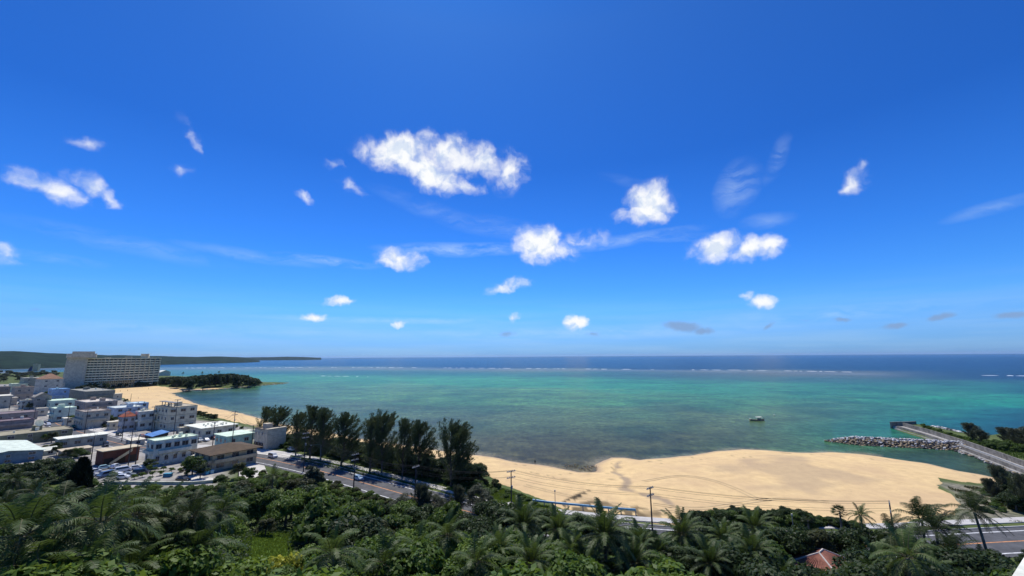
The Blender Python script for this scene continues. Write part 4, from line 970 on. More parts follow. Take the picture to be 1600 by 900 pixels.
for k in range(24):
    s = -3+(gl+5)*k/23; wdt = 7.0*prof(s)
    for q in (-1, -.5, 0, .5, 1): c = GA+gd*s+gn*(q*wdt); core.append((c.x, c.y, -.6+2.9*(1-abs(q)**1.6)*prof(s)))
o = mesh('groyne_core', core, [(i*5+j, i*5+j+1, i*5+j+6, i*5+j+5) for i in range(23) for j in range(4)], rk_dark); tag(o, 'low rubble bank core under the boulders of the groyne', 'groyne', None, 'structure')
# toe rocks along the pier, rocks on the far side
tb = MB(); rr = random.Random(9)
def scatter_rocks(mb, pts, n, w, r0, r1, z0=0.0, mi=(0, 1, 2)):
    P = [at(u, v, 0) for u, v in pts]
    for k in range(n):
        i = rr.randrange(len(P)-1); c = P[i].lerp(P[i+1], rr.random()); me = rr.choice(RK); s = rr.uniform(r0, r1)
        mb.add([v.co*s+Vector((c.x+rr.uniform(-w, w), c.y+rr.uniform(-w, w), z0+rr.uniform(-.2, .3))) if False else v.co*s+c+Vector((rr.uniform(-w, w)*0, 0, 0)) for v in me.vertices], [tuple(f.vertices) for f in me.polygons], rr.choice(mi))
        if w:
            dx, dy = rr.uniform(-w, w), rr.uniform(-w, w)
            for q in range(len(me.vertices)): v = mb.v[-1-q]; mb.v[-1-q] = (v[0]+dx, v[1]+dy, v[2]+z0)
scatter_rocks(tb, [(1497,706),(1530,716),(1570,733),(1620,754)], 170, 1.2, .3, .8, .1)
o = tb.build('toe_rocks', [rk_grey, rk_dark, rk_br]); tag(o, 'brown stones heaped along the river side foot of the pier', 'rubble', None, 'stuff')
tb = MB(); scatter_rocks(tb, [(1455,667),(1475,671),(1500,677),(1512,680)], 90, 1.5, .4, 1.1, .6, (0, 1, 3)); scatter_rocks(tb, [(1582,674),(1605,675),(1640,674)], 60, 2, .5, 1.2, .5, (0, 2, 3))
o = tb.build('shore_rocks', [rk_grey, rk_dark, rk_br, rk_white]); tag(o, 'dark and pale rocks on the seaward side of the pier', 'rubble', None, 'stuff')
tb = MB(); scatter_rocks(tb, [(268,612.5),(290,610.5),(340,608.5),(380,605),(412,602),(445,599.3)], 260, 2.2, .5, 1.5, .1, (0, 2, 2, 1)); scatter_rocks(tb, [(400,600),(448,598.3)], 60, 3, .4, 1.0, .2, (2, 2, 0))
o = tb.build('shore_rocks', [rk_grey, rk_dark, rk_br, rk_white]); tag(o, 'brown rocks and reef spit round the foot of the wooded headland', 'rubble', None, 'stuff')
tb = MB(); scatter_rocks(tb, [(1478,760),(1474,752),(1510,754)], 40, 1, .15, .5, 1.2, (0, 1, 2)); scatter_rocks(tb, [(905,733),(928,733),(925,728),(880,728)], 90, 2.5, .12, .38, .0, (1, 1, 2))
o = tb.build('beach_rocks', [rk_grey, rk_dark, rk_br, rk_white]); tag(o, 'small dark weedy rocks at the waterline of the near beach', 'rubble', None, 'stuff')

# ---------------------------------------------------------------- boat
def boat():
    q = at(1183, 657, 0); root = empty('outrigger_boat', (q.x, q.y, 0), R(6)); root.scale = (1.0, 1.0, .85); tag(root, 'small fishing boat with white canopy and outriggers anchored in the lagoon', 'boat')
    hm = wall_mat((120, 124, 118)); wmm = wall_mat((225, 228, 226))
    n = 14; vs = []; fs = []
    for i in range(n+1):
        t_ = i/n; x = -5.2+10.4*t_; wdt = 1.05*math.sin(math.pi*min(1, .12+t_*.88))**.55; sheer = .75+.5*(abs(t_-.5)*2)**2+(.25 if t_ < .1 else 0)
        vs += [(x, -wdt, sheer), (x, -wdt*.75, -.1), (x, 0, -.35), (x, wdt*.75, -.1), (x, wdt, sheer), (x, wdt*.86, sheer-.03), (x, wdt*.7, .25), (x, -wdt*.7, .25), (x, -wdt*.86, sheer-.03)]
    for i in range(n):
        for k in range(9): fs.append((i*9+k, i*9+(k+1) % 9, (i+1)*9+(k+1) % 9, (i+1)*9+k))
    fs += [tuple(range(9))[::-1], tuple(n*9+k for k in range(9))]
    mesh('hull', vs, fs, hm, root, True)
    MB().box(-.6, 3.4, -1.15, 1.15, 2.45, 2.62).build('canopy', wmm, root)
    for x in (-.4, 3.2):
        for y in (-.95, .95): MB().tube([(x, y, .7), (x, y, 2.46)], .06, 6).build('canopy_post', steel_m, root)
    MB().box(.6, 2.4, -.6, .6, .25, 1.6).build('cabin', wall_mat((170, 150, 135)), root)
    MB().box(-5.3, -4.2, -.3, .3, 1.35, 1.6).build('bow_plate', wmm, root)
    for y in (-2.6, 2.6):
        MB().tube([(-3.2, y, .25), (-2.8, y, .1), (2.8, y, .1), (3.6, y, .3)], .14, 6).build('outrigger_float', hm, root)
    for x in (-2.2, 2.4): MB().tube([(x, -2.6, .25), (x, -1, .95), (x, 1, .95), (x, 2.6, .25)], .06, 6).build('outrigger_arm', wood_bay_m, root)
    MB().tube([(4.6, 0, .9), (4.9, 0, 1.5), (5.3, 0, 1.3)], .12, 6).build('engine', dark_m, root)
    MB().tube([(-2.4, 0, .8), (-2.4, 0, 3.1)], .05, 6).build('mast', steel_m, root)
boat()
q = at(1210, 648.5, 0); by = empty('buoy', (q.x, q.y, 0)); tag(by, 'small white mooring buoy behind the fishing boat', 'buoy')
bm = bmesh.new(); bmesh.ops.create_uvsphere(bm, u_segments=12, v_segments=8, radius=.45); me = bpy.data.meshes.new('float'); bm.to_mesh(me); bm.free(); me.materials.append(wall_mat((228, 228, 226)))
o = bpy.data.objects.new('float', me); scene.collection.objects.link(o); o.parent = by; MB().tube([(0, 0, .4), (0, 0, .8)], .06, 6).build('handle', steel_m, by)

# ---------------------------------------------------------------- people (skin grown from a jointed skeleton)
def person_mesh(name, pose):
    J = pose; me = bpy.data.meshes.new(name)
    names = list(J.keys()); idx = {k: i for i, k in enumerate(names)}
    E_ = [('pelvis','waist'),('waist','chest'),('chest','neck'),('neck','head'),('head','crown'),('chest','shl'),('shl','ell'),('ell','wrl'),('wrl','hal'),('chest','shr'),('shr','elr'),('elr','wrr'),('wrr','har'),('pelvis','hil'),('hil','knl'),('knl','anl'),('anl','tol'),('pelvis','hir'),('hir','knr'),('knr','anr'),('anr','tor')]
    me.from_pydata([J[k][0] for k in names], [(idx[a], idx[b_]) for a, b_ in E_], [])
    o = bpy.data.objects.new(name, me); scene.collection.objects.link(o)
    sk = o.modifiers.new('s', 'SKIN'); 
    for i, k in enumerate(names): me.skin_vertices[0].data[i].radius = (J[k][1], J[k][1]*J[k][2]); 
    me.skin_vertices[0].data[idx['pelvis']].use_root = True
    ss = o.modifiers.new('u', 'SUBSURF'); ss.levels = 1; ss.render_levels = 1
    dg = bpy.context.evaluated_depsgraph_get(); me2 = bpy.data.meshes.new_from_object(o.evaluated_get(dg))
    bpy.data.objects.remove(o); me2.name = name; me2.polygons.foreach_set('use_smooth', [True]*len(me2.polygons)); return me2
POSE = {'pelvis':((0,0,.93),.13,.8),'waist':((0,0,1.08),.12,.8),'chest':((0,0,1.32),.15,.75),'neck':((0,-.01,1.48),.055,1),'head':((0,-.02,1.58),.085,1.1),'crown':((0,-.02,1.69),.075,1.1),
 'shl':((.18,0,1.40),.06,1),'ell':((.25,-.03,1.12),.045,1),'wrl':((.25,-.17,.92),.035,1),'hal':((.24,-.25,.86),.035,.6),'shr':((-.18,0,1.40),.06,1),'elr':((-.24,.02,1.12),.045,1),'wrr':((-.25,-.06,.87),.035,1),'har':((-.25,-.08,.77),.035,.6),
 'hil':((.09,0,.88),.10,1),'knl':((.11,-.08,.49),.065,1),'anl':((.12,.02,.09),.045,1),'tol':((.13,-.13,.04),.04,.6),'hir':((-.09,0,.88),.10,1),'knr':((-.11,.02,.48),.065,1),'anr':((-.12,.12,.10),.045,1),'tor':((-.13,-.02,.04),.04,.6)}
body_me = person_mesh('body', POSE); body_me.materials.clear(); body_me.materials.append(mat('tanned_skin', (.30, .17, .10), .7, .1, 4))
def shell(name, z0, z1, grow, m):
    """clothing: the body's own surface between two heights, moved outward"""
    bm = bmesh.new(); bm.from_mesh(body_me); bmesh.ops.delete(bm, geom=[f for f in bm.faces if not (z0 < f.calc_center_median().z < z1)], context='FACES')
    bm.normal_update()
    for v in bm.verts: v.co += v.normal*grow
    me = bpy.data.meshes.new(name); bm.to_mesh(me); bm.free(); me.materials.append(m); return me
cloths = {c: (shell('shirt', 1.0, 1.46, .018, wall_mat(a)), shell('trousers', .35, 1.0, .02, wall_mat(b_))) for c, a, b_ in (('dark', (30, 32, 38), (24, 26, 30)), ('white', (215, 215, 212), (40, 50, 80)), ('red', (150, 40, 35), (60, 60, 58)))}
hair_me = shell('hair', 1.60, 1.85, .015, mat('dark_hair', (.015, .012, .01), .8, .1, 5))
def person(u, v, c, label, rz, z=None):
    q = at(u, v, 1.0 if z is None else z); zz = G(q.x, q.y) if z is None else z
    q = at(u, v, max(zz, -.4)); root = empty('person', (q.x, q.y, max(G(q.x, q.y), -.45)), rz)
    tag(root, label, 'person'); 
    for me in (body_me, hair_me)+cloths[c]:
        o = bpy.data.objects.new(me.name.split('.')[0], me); scene.collection.objects.link(o); o.parent = root
    return root
person(836, 724, 'dark', 'person in dark clothes wading at the waterline of the near beach', .6)
for i, (u, v, c, lab) in enumerate([(188,612,'dark','person in dark clothes walking on the sand left of the hotel palms'),(199,611,'red','person in red shirt standing on the sand below the hotel'),(216,623,'white','person in white shirt walking down the curved beach'),(232,608,'dark','person in dark clothes near the beach headland'),(222,606,'white','person in white shirt by the hotel beach tables')]): person(u, v, c, lab, i*1.3)
# beach parasols in front of the hotel
def parasol(u, v, lab):
    q = at(u, v, 2.5); root = empty('beach_parasol', (q.x, q.y, G(q.x, q.y))); tag(root, lab, 'parasol', 'parasols on the hotel beach')
    MB().tube([(0, 0, 0), (0, 0, 2.4)], .05, 6).build('pole', steel_m, root)
    vs = [(0, 0, 2.6)]+[(1.4*math.cos(k*math.pi/4), 1.4*math.sin(k*math.pi/4), 2.1) for k in range(8)]+[(0, 0, 2.55)]+[(1.4*math.cos(k*math.pi/4), 1.4*math.sin(k*math.pi/4), 2.05) for k in range(8)]
    fs = [(0, k+1, (k+1) % 8+1) for k in range(8)]+[(9, (k+1) % 8+10, k+10) for k in range(8)]+[(k+1, k+10, (k+1) % 8+10, (k+1) % 8+1) for k in range(8)]
    mesh('canopy', vs, fs, wall_mat((70, 60, 55)), root)
for u, v in ((183,607),(191,606.5),(198,607.5),(207,606),(214,605.5),(221,604.5),(228,604.5),(236,604)): parasol(u, v, 'dark beach parasol on the sand in front of the hotel')

# ---------------------------------------------------------------- vehicles
tyre_m = mat('tyre_rubber', (.015, .015, .016), .9, .1, 5); hl_m = mat('headlight_lens', (.75, .78, .8), .15, .05, 3, spec=.8); tl_m = mat('tail_light_lens', (.35, .02, .02), .3, .05, 3)
def car_paint(rgb): 
    m = mat('car_paint_%d_%d_%d' % tuple(rgb), lin(rgb), .25, .03, .8, spec=.7); return m
_cars = {}
def car(kind, rgb):
    """kind: hatch, van, sedan, truck; x forward"""
    key = (kind, tuple(rgb))
    if key in _cars: return copy_tree(_cars[key])
    root = empty('parked_car'); pm = car_paint(rgb)
    Lc, Wc, prof, win = {'hatch': (3.5, 1.5, [(-1.7,.35),(-1.72,.85),(-1.6,1.0),(-1.35,1.5),(.35,1.52),(1.0,.98),(1.62,.85),(1.72,.6),(1.7,.3)], [(-1.3,1.02),(-1.2,1.42),(.3,1.44),(.86,1.0)]),
      'van': (4.5, 1.7, [(-2.2,.35),(-2.25,1.0),(-2.15,1.85),(1.1,1.9),(1.75,1.1),(2.2,.95),(2.25,.6),(2.2,.3)], [(-2.0,1.1),(-1.95,1.72),(1.02,1.76),(1.55,1.14)]),
      'sedan': (4.4, 1.65, [(-2.2,.35),(-2.22,.85),(-2.1,.95),(-1.5,1.0),(-1.0,1.4),(.4,1.43),(1.1,.95),(2.1,.82),(2.22,.6),(2.2,.3)], [(-1.35,1.0),(-.92,1.33),(.34,1.36),(.95,.97)]),
      'truck': (3.6, 1.6, [(-1.8,.5),(-1.8,1.0),(-1.75,1.02),(.55,1.02),(.56,1.7),(1.3,1.75),(1.75,1.0),(1.8,.6),(1.78,.35)], [(.72,1.1),(.74,1.6),(1.2,1.63),(1.55,1.12)])}[kind]
    hw = Wc/2; n = len(prof); b = MB()
    zt = max(p_[1] for p_ in prof)
    def wy(z): return hw if z < 1.0 else hw-.16*(z-1.0)/(max(zt, 1.3)-1.0+.01)
    vs = [(x, -wy(z), z) for x, z in prof]+[(x, wy(z), z) for x, z in prof]
    b.add(vs, [tuple(range(n))[::-1], tuple(range(n, 2*n))]+[(i, (i+1) % n, (i+1) % n+n, i+n) for i in range(n)])
    body = b.build('body', pm, root); body.rotation_euler = (0, 0, 0)
    g = MB(); m = len(win)
    for s in (-1, 1): 
        q = [(x, s*(wy(z)+.012), z) for x, z in win]; g.add(q, [tuple(range(m)) if s > 0 else tuple(range(m))[::-1]])
    g.build('side_glass', glass_m, root)
    (x0, z0), (x1, z1) = win[-2], win[-1]
    dxn, dzn = (z0-z1), (x1-x0); ln = math.hypot(dxn, dzn); ox, oz = dxn/ln*.06, dzn/ln*.06
    MB().add([(x1+.09, -hw+.2, z1+.03), (x1+.09, hw-.2, z1+.03), (x0+.09, hw-.26, z0+.03), (x0+.09, -hw+.26, z0+.03)], [(0, 1, 2, 3)]).build('windscreen', glass_m, root)
    (x0, z0), (x1, z1) = win[1], win[0]
    MB().add([(x1-.16, -hw+.22, z1+.02), (x1-.16, hw-.22, z1+.02), (x0-.13, hw-.28, z0-.02), (x0-.13, -hw+.28, z0-.02)], [(3, 2, 1, 0)]).build('rear_window', glass_m, root)
    for x in (-Lc*.31, Lc*.31):
        for s in (-1, 1):
            w_ = MB().tube([(x, s*(hw-.18), .3), (x, s*(hw+.02), .3)], .3, 12).build('wheel', tyre_m, root)
            MB().tube([(x, s*(hw+.021), .3), (x, s*(hw+.035), .3)], .17, 10).build('rim', steel_m, w_)
    xf = prof[-2][0]; xr = prof[0][0]
    for s in (-1, 1):
        MB().box(xf-.12, xf+.03, s*(hw-.3)-.16, s*(hw-.3)+.16, .62, .78).build('headlight', hl_m, root)
        MB().box(xr-.045, xr+.04, s*(hw-.2)-.1, s*(hw-.2)+.1, .68, .9).build('tail_light', tl_m, root)
    _cars[key] = root; return root
def put_car(u, v, kind, rgb, yaw, label, z=3.05, group='vehicles parked in the lot by the red shed', nm='parked_car', cat='car'):
    q = at(u, v, z); c = car(kind, rgb); c.name = nm; c.location = (q.x, q.y, z); c.rotation_euler = (0, 0, R(yaw))
    tag(c, label, cat, group); return c
W_ = (225, 228, 228); S_ = (150, 158, 162)
put_car(560, 750, 'hatch', (170, 195, 210), -33, 'pale blue white hatchback driving on the coast road', 3.06, None, 'moving_car')
put_car(426, 715, 'van', W_, -33, 'white van driving towards the concrete building', 3.06, None, 'moving_van', 'van')
put_car(884, 829, 'van', W_, -14, 'white van half hidden behind the palms by the blue railing', 3.06, None, 'moving_van', 'van')
PK = [(133,737,'van',W_,60,'white van at the left end of the parking lot'),(148,739,'hatch',W_,55,'white hatchback beside the white van in the parking lot'),(141,745,'sedan',W_,52,'white sedan in the front row left of the parking lot'),
 (163,733,'hatch',(170,205,210),50,'pale aqua hatchback in the back row of the parking lot'),(164,745,'van',(95,120,150),-100,'blue grey van in the middle of the parking lot'),(180,731,'hatch',W_,100,'white hatchback in the back row under the red shed'),
 (178,743,'sedan',W_,20,'white sedan parked lengthwise in the middle of the parking lot'),(192,737,'van',W_,50,'white minivan right of the middle of the parking lot'),(200,744,'sedan',S_,20,'silver sedan in the front right of the parking lot'),(213,733,'hatch',W_,35,'white hatchback next to the long white house'),
 (220,741,'van',(30,38,55),20,'dark navy van against the long white house'),(192,748,'hatch',W_,15,'white hatchback at the front edge of the parking lot')]
for u, v, k, c, y, lab in PK: put_car(u, v, k, c, y, lab)
put_car(322, 689, 'sedan', W_, -33, 'white sedan outside the white vented hall', 3.16, 'cars by the white hall'); put_car(334, 686, 'hatch', (120, 45, 40), -33, 'dark red hatchback outside the white vented hall', 3.16, 'cars by the white hall'); put_car(311, 690, 'van', S_, -33, 'silver van outside the white vented hall', 3.16, 'cars by the white hall')
put_car(113, 668, 'truck', (30, 110, 100), -33, 'small green truck on the town street', 3.1, None, 'small_truck', 'truck'); put_car(75, 665, 'van', W_, -33, 'white van on the town street beside the olive building', 3.1, None)
put_car(186, 681, 'van', (40, 42, 44), -30, 'dark van on the street behind the red shed', 3.14, None); put_car(222, 683, 'hatch', (130, 45, 40), -30, 'red hatchback on the street beside the blue stall', 3.14, None)
put_car(232, 681, 'hatch', (40, 70, 130), -30, 'blue hatchback near the blue stall', 3.14, None); put_car(165, 697, 'van', (50, 52, 55), -38, 'dark van behind the long white sheet roof building', 3.06, None)
put_car(286, 752, 'sedan', (25, 28, 30), -10, 'black sedan in the yard behind the retaining wall', 3.06, None); put_car(455, 704, 'hatch', W_, -33, 'white hatchback beside the concrete building and the pines', 3.15, None)
# container, bins
q = at(104, 679, 3); ct = empty('shipping_container', (q.x, q.y, 3), R(-30)); tag(ct, 'turquoise shipping container beside the long white sheet roof building', 'container')
b = MB().box(-3, 3, -1.2, 1.2, .1, 2.6)
for i in range(20): b.box(-2.9+i*.3, -2.77+i*.3, -1.26, -1.205, .2, 2.5)
b.build('container_body', wall_mat((60, 150, 165)), ct); MB().box(-3.05, -3.003, -1.1, 1.1, .2, 2.5).build('door', wall_mat((150, 215, 215)), ct)
def drum(u, v, rgb, lab, h=1.3, r=.6):
    q = at(u, v, 3); o = empty('water_tank', (q.x, q.y, 3)); tag(o, lab, 'water tank'); MB().tube([(0, 0, 0), (0, 0, .08*h), (0, 0, .9*h), (0, 0, h)], [r*.9, r, r, r*.6], 12).build('tank_body', wall_mat(rgb), o); MB().tube([(0, 0, h), (0, 0, h+.12)], r*.35, 8).build('lid', steel_m, o)
drum(324, 741, (90, 175, 200), 'light blue tank left of the pair by the brown roofed house'); drum(331, 740, (150, 195, 210), 'pale blue tank right of the pair by the brown roofed house')
q = at(262, 745, 3); o = empty('storage_box', (q.x, q.y, 3), R(5)); tag(o, 'blue storage box behind the retaining wall', 'box'); MB().box(-1.2, 1.2, -.6, .6, 0, 1.1).build('box_body', wall_mat((60, 120, 150)), o); MB().box(-1.25, 1.25, -.65, .65, 1.1, 1.2).build('lid', wall_mat((90, 160, 190)), o)

# ---------------------------------------------------------------- utility poles, lamps, wires
pole_c = mat('pole_concrete_dark', (.07, .065, .065), .9, .15, 1)
wire_m = mat('cable_black', (.03, .03, .03), .7, .05, 5); ins_m = wall_mat((190, 190, 188))
POLES = {}
def upole(key, u, vb, vt, label, arms=2, yaw=-33, z=3.0, gear=True):
    q = at(u, vb, z); lo, hi = 3, 25
    for _ in range(30):
        h = (lo+hi)/2
        if px(q.x, q.y, z+h)[1] > vt: lo = h
        else: hi = h
    root = empty('utility_pole', (q.x, q.y, z), R(yaw)); tag(root, label, 'utility pole', 'utility poles')
    MB().tube([(0, 0, -.3), (0, 0, h)], [.2, .12], 8).build('shaft', pole_c, root)
    for k in range(arms):
        zz = h-.35-k*1.5; am = MB().box(-.09, .09, -1.3, 1.3, zz, zz+.16).build('crossarm', steel_m, root)
        i_ = MB()
        for y in (-1.0, -.45, .45, 1.0): i_.tube([(0, y, zz+.16), (0, y, zz+.42)], .1, 6)
        i_.build('insulators', ins_m, am)
    if gear:
        MB().tube([(.32, 0, h-4.4), (.32, 0, h-3.6)], .24, 8).build('transformer', steel_m, root)
    POLES[key] = (root, h, arms); return root
P_ = [('a',799,806,735,'utility pole on the sand edge above the blue railing, with two crossarms',2,-58),('b',1020,838,761,'utility pole in front of the wide sand beach, right of the blue railing',2,-52),('c',1400,858,784,'utility pole beside the wind blown palms at right',2,-40),
 ('d',552,771,709,'utility pole beside the pale hatchback on the coast road',2,-33),('e',474,737,676,'tall utility pole at the road by the street lamps and pines',2,-33),('f',648,790,728,'utility pole among the bushes between the road bend and the hillside trees',1,-33),
 ('g',392,712,664,'utility pole in front of the pinkish concrete building',1,-33),('h',362,700,642,'utility pole rising behind the brown hip roof',2,-33),('i',331,706,659,'utility pole in front of the white vented hall',2,-33),('j',270,690,624,'utility pole in front of the three storey apartment',1,-33),
 ('k',236,680,635,'utility pole left of the three storey apartment',1,-33),('l',190,690,640,'tall utility pole in front of the lilac house',2,-33),('m',200,728,673,'utility pole at the back of the parking lot beside the red shed',2,-33),('n',211,730,680,'utility pole closest to the long white house',1,-33),
 ('o',141,727,682,'utility pole beside the beige shed roof at the parking lot',1,-33),('p',130,690,640,'utility pole on the street before the grey brown block',1,-33),('q',104,668,632,'utility pole before the mint roofed white house',1,-33),('r',32,654,630,'utility pole on the upper street',1,-33),('s',52,660,634,'utility pole on the bright street near the purple block',1,-33),('t',14,641,620,'utility pole at the top end of the street',1,-33),('u',204,626,615,'small pole at the edge of the hotel beach',0,-33)]
for k, u, vb, vt, lab, ar, yw in P_: upole(k, u, vb, vt, lab, ar, yw, gear=k in 'adhe')
def wires(a, b_, sag=.8):
    ra, ha, _ = POLES[a]; rb_, hb, _ = POLES[b_]; root = empty('power_lines', ra.location); tag(root, 'thin black power lines strung from pole to pole', 'power lines', 'power lines')
    for lvl in (0, 1):
        for y in (-1.0, .45, 1.0) if lvl == 0 else (-.9, .9):
            pa = Matrix.Rotation(ra.rotation_euler.z, 3, 'Z') @ Vector((0, y, ha-.05-lvl*1.5)); pb = Matrix.Rotation(rb_.rotation_euler.z, 3, 'Z') @ Vector((0, y, hb-.05-lvl*1.5))+rb_.location-ra.location
            pts = [pa.lerp(pb, t_/10)-Vector((0, 0, sag*4*(t_/10)*(1-t_/10))) for t_ in range(11)]
            MB().tube(pts, .022, 4).build('cable', wire_m, root)
for a, b_ in ('ab', 'bc', 'de', 'eg', 'hi', 'jk', 'kl', 'fa', 'df', 'mn', 'op', 'gh'): wires(a, b_, 1.0)
def lamp(u, vb, vt, arm, label, yaw=0):
    q = at(u, vb, 3); lo, hi = 2, 14
    for _ in range(30):
        h = (lo+hi)/2
        if px(q.x, q.y, 3+h)[1] > vt: lo = h
        else: hi = h
    root = empty('street_lamp', (q.x, q.y, 3.0), R(yaw)); tag(root, label, 'street lamp')
    MB().tube([(0, 0, 0), (0, 0, h)], [.1, .06], 8).build('post', steel_m, root)
    if arm:
        MB().tube([(0, 0, h-.05), (-arm*.5, 0, h+.25), (-arm, 0, h+.3)][:3], .07, 6).build('arm', wall_mat((120, 140, 135)), root)
        MB().box(-arm-.5, -arm+.1, -.14, .14, h+.2, h+.36).build('lamp_head', wall_mat((205, 215, 212)), root)
    else: MB().tube([(0, 0, h), (0, 0, h+.4)], .16, 8).build('lamp_head', ins_m, root)
lamp(500, 721, 695, 3.4, 'grey green street lamp by the pines with its arm over the road', 35); lamp(465, 724, 709, 1.8, 'short street lamp left of the tall utility pole', 35)
lamp(514, 745, 708, 7.5, 'long armed traffic signal style lamp reaching towards the tall utility pole', 190) if False else None
lamp(868, 812, 768, 0, 'slim lamp post on the sand behind the blue railing'); lamp(1243, 858, 806, 0, 'slim white post between the hut roof and the hedge')
# ---------------------------------------------------------------- vegetation
def leaf_mat(name, c, c2, trans=.35, gloss=.22, varo=.35):
    m = bpy.data.materials.new(name); m.use_nodes = True; t = m.node_tree; t.nodes.clear(); n = t.nodes.new; l = t.links.new
    g = n('ShaderNodeNewGeometry'); oi = n('ShaderNodeObjectInfo')
    nz = n('ShaderNodeTexNoise'); tcn = n('ShaderNodeTexCoord'); l(tcn.outputs['Object'], nz.inputs['Vector']); nz.inputs['Scale'].default_value = .8; nz.inputs['Detail'].default_value = 3
    ad = n('ShaderNodeMath'); ad.operation = 'ADD'; l(g.outputs['Random Per Island'], ad.inputs[0]); l(oi.outputs['Random'], ad.inputs[1])
    a2 = n('ShaderNodeMath'); a2.operation = 'ADD'; l(ad.outputs[0], a2.inputs[0]); l(nz.outputs['Fac'], a2.inputs[1])
    mr = n('ShaderNodeMapRange'); l(a2.outputs[0], mr.inputs[0]); mr.inputs[1].default_value = .5; mr.inputs[2].default_value = 2.2
    mx = n('ShaderNodeMix'); mx.data_type = 'RGBA'; l(mr.outputs[0], mx.inputs[0]); mx.inputs[6].default_value = (*c, 1); mx.inputs[7].default_value = (*c2, 1)
    df = n('ShaderNodeBsdfPrincipled'); l(mx.outputs[2], df.inputs['Base Color']); df.inputs['Roughness'].default_value = .55; df.inputs['Specular IOR Level'].default_value = gloss
    tr = n('ShaderNodeBsdfTranslucent'); hs = n('ShaderNodeHueSaturation'); hs.inputs['Value'].default_value = 1.5; hs.inputs['Hue'].default_value = .485; l(mx.outputs[2], hs.inputs['Color']); l(hs.outputs[0], tr.inputs[0])
    ms = n('ShaderNodeMixShader'); ms.inputs[0].default_value = trans; l(df.outputs[0], ms.inputs[1]); l(tr.outputs[0], ms.inputs[2])
    o = n('ShaderNodeOutputMaterial'); l(ms.outputs[0], o.inputs[0]); return m
LM = {'deep': leaf_mat('leaves_deep_green', (.014, .030, .010), (.042, .072, .016)), 'mid': leaf_mat('leaves_mid_green', (.030, .064, .012), (.090, .148, .022)),
      'bright': leaf_mat('leaves_bright_green', (.046, .098, .014), (.130, .20, .026)), 'olive': leaf_mat('leaves_olive', (.038, .050, .018), (.095, .105, .036)),
      'grey': leaf_mat('leaves_grey_green', (.040, .052, .030), (.095, .11, .058), .2), 'yellow': leaf_mat('leaves_yellow_green', (.22, .27, .03), (.50, .48, .06)),
      'pine': leaf_mat('casuarina_needles', (.040, .066, .026), (.115, .140, .055), .15, .1), 'palm': leaf_mat('palm_leaflets', (.024, .050, .010), (.095, .145, .028), .25, .3), 'palmd': leaf_mat('palm_leaflets_dark', (.015, .030, .009), (.046, .068, .018), .2, .15),
      'dry': leaf_mat('dry_fronds', (.14, .10, .05), (.25, .19, .10), .2), 'cypress': leaf_mat('cypress_needles', (.006, .012, .007), (.014, .024, .012), .1, .1), 'far': leaf_mat('leaves_far_green', (.02, .038, .014), (.05, .075, .022))}
bark = mat('bark', (.16, .13, .10), .95, .3, 1.5, .4); bark_g = mat('palm_trunk_grey', (.24, .21, .17), .95, .25, 1.2, .3)
def quads_mesh(name, C, U, V, m):
    """many separate leaf quads: centres C, half axes U,V"""
    n = len(C); co = np.stack([C-U-V*.6, C+U*.25-V, C+U+V*.15, C-U*.15+V], 1).reshape(-1, 3).astype(np.float32)
    me = bpy.data.meshes.new(name); me.vertices.add(n*4); me.vertices.foreach_set('co', co.ravel()); me.loops.add(n*4); me.loops.foreach_set('vertex_index', np.arange(n*4, dtype=np.int32))
    me.polygons.add(n); me.polygons.foreach_set('loop_start', np.arange(0, n*4, 4, dtype=np.int32)); me.update(calc_edges=True); me.materials.append(m); return me
def unit(a): return a/(np.linalg.norm(a, axis=-1, keepdims=True)+1e-9)
def crown_mesh(name, seed, r, h, z0, nb, nl, ls, m, flat=.55, droop=.2, wind=0):
    """leaf clumps on uneven boughs spread through a crown of radius r, height h starting at z0"""
    g = np.random.default_rng(seed); Cs = []; bl = []
    for i in range(nb):
        a = g.uniform(0, 2*math.pi); rad = r*(g.uniform(.15, 1)**.6)*.72; zf = g.uniform(0, 1)
        rad *= (1-.55*zf**2); c = np.array([rad*math.cos(a), rad*math.sin(a), z0+h*(.12+.76*zf)]); br = r*g.uniform(.22, .42); bl.append((c, br))
    per = nl//nb; Call = []; Nall = []
    for c, br in bl:
        d = unit(g.normal(size=(per, 3))); d[:, 2] = np.where(d[:, 2] < -.25, -d[:, 2]*.6, d[:, 2])
        rr_ = br*(g.uniform(.55, 1.12, (per, 1))); Call.append(c+d*rr_*np.array([1, 1, .75])); Nall.append(d)
    C = np.concatenate(Call); Nn = unit(np.concatenate(Nall)+g.normal(size=(len(C), 3))*.55+np.array([0, 0, .35]))
    T = unit(np.cross(Nn, g.normal(size=(len(C), 3)))); B = np.cross(Nn, T); s = ls*g.uniform(.6, 1.35, (len(C), 1))
    T[:, 2] -= droop; return quads_mesh(name, C, T*s, B*s*flat, m), bl
def trunk_mesh(name, bl, z0, h, r0, m, seed=0, lean=0):
    mb = MB(); rr = random.Random(seed); top = Vector((rr.uniform(-.3, .3), rr.uniform(-.3, .3), z0+h*.35))
    mb.tube([(0, 0, -.6), (top.x*.3, top.y*.3, top.z*.4), top], [r0*1.25, r0, r0*.7], 7)
    for c, br in bl[:7]:
        c = Vector([float(q) for q in c]); mid = top.lerp(c, .5)+Vector((0, 0, -.2)); mb.tube([top*.85, mid, c], [r0*.5, r0*.32, r0*.12], 5)
    me = bpy.data.meshes.new(name); me.from_pydata(mb.v, [], mb.f); me.materials.append(m); return me
TREE = {}
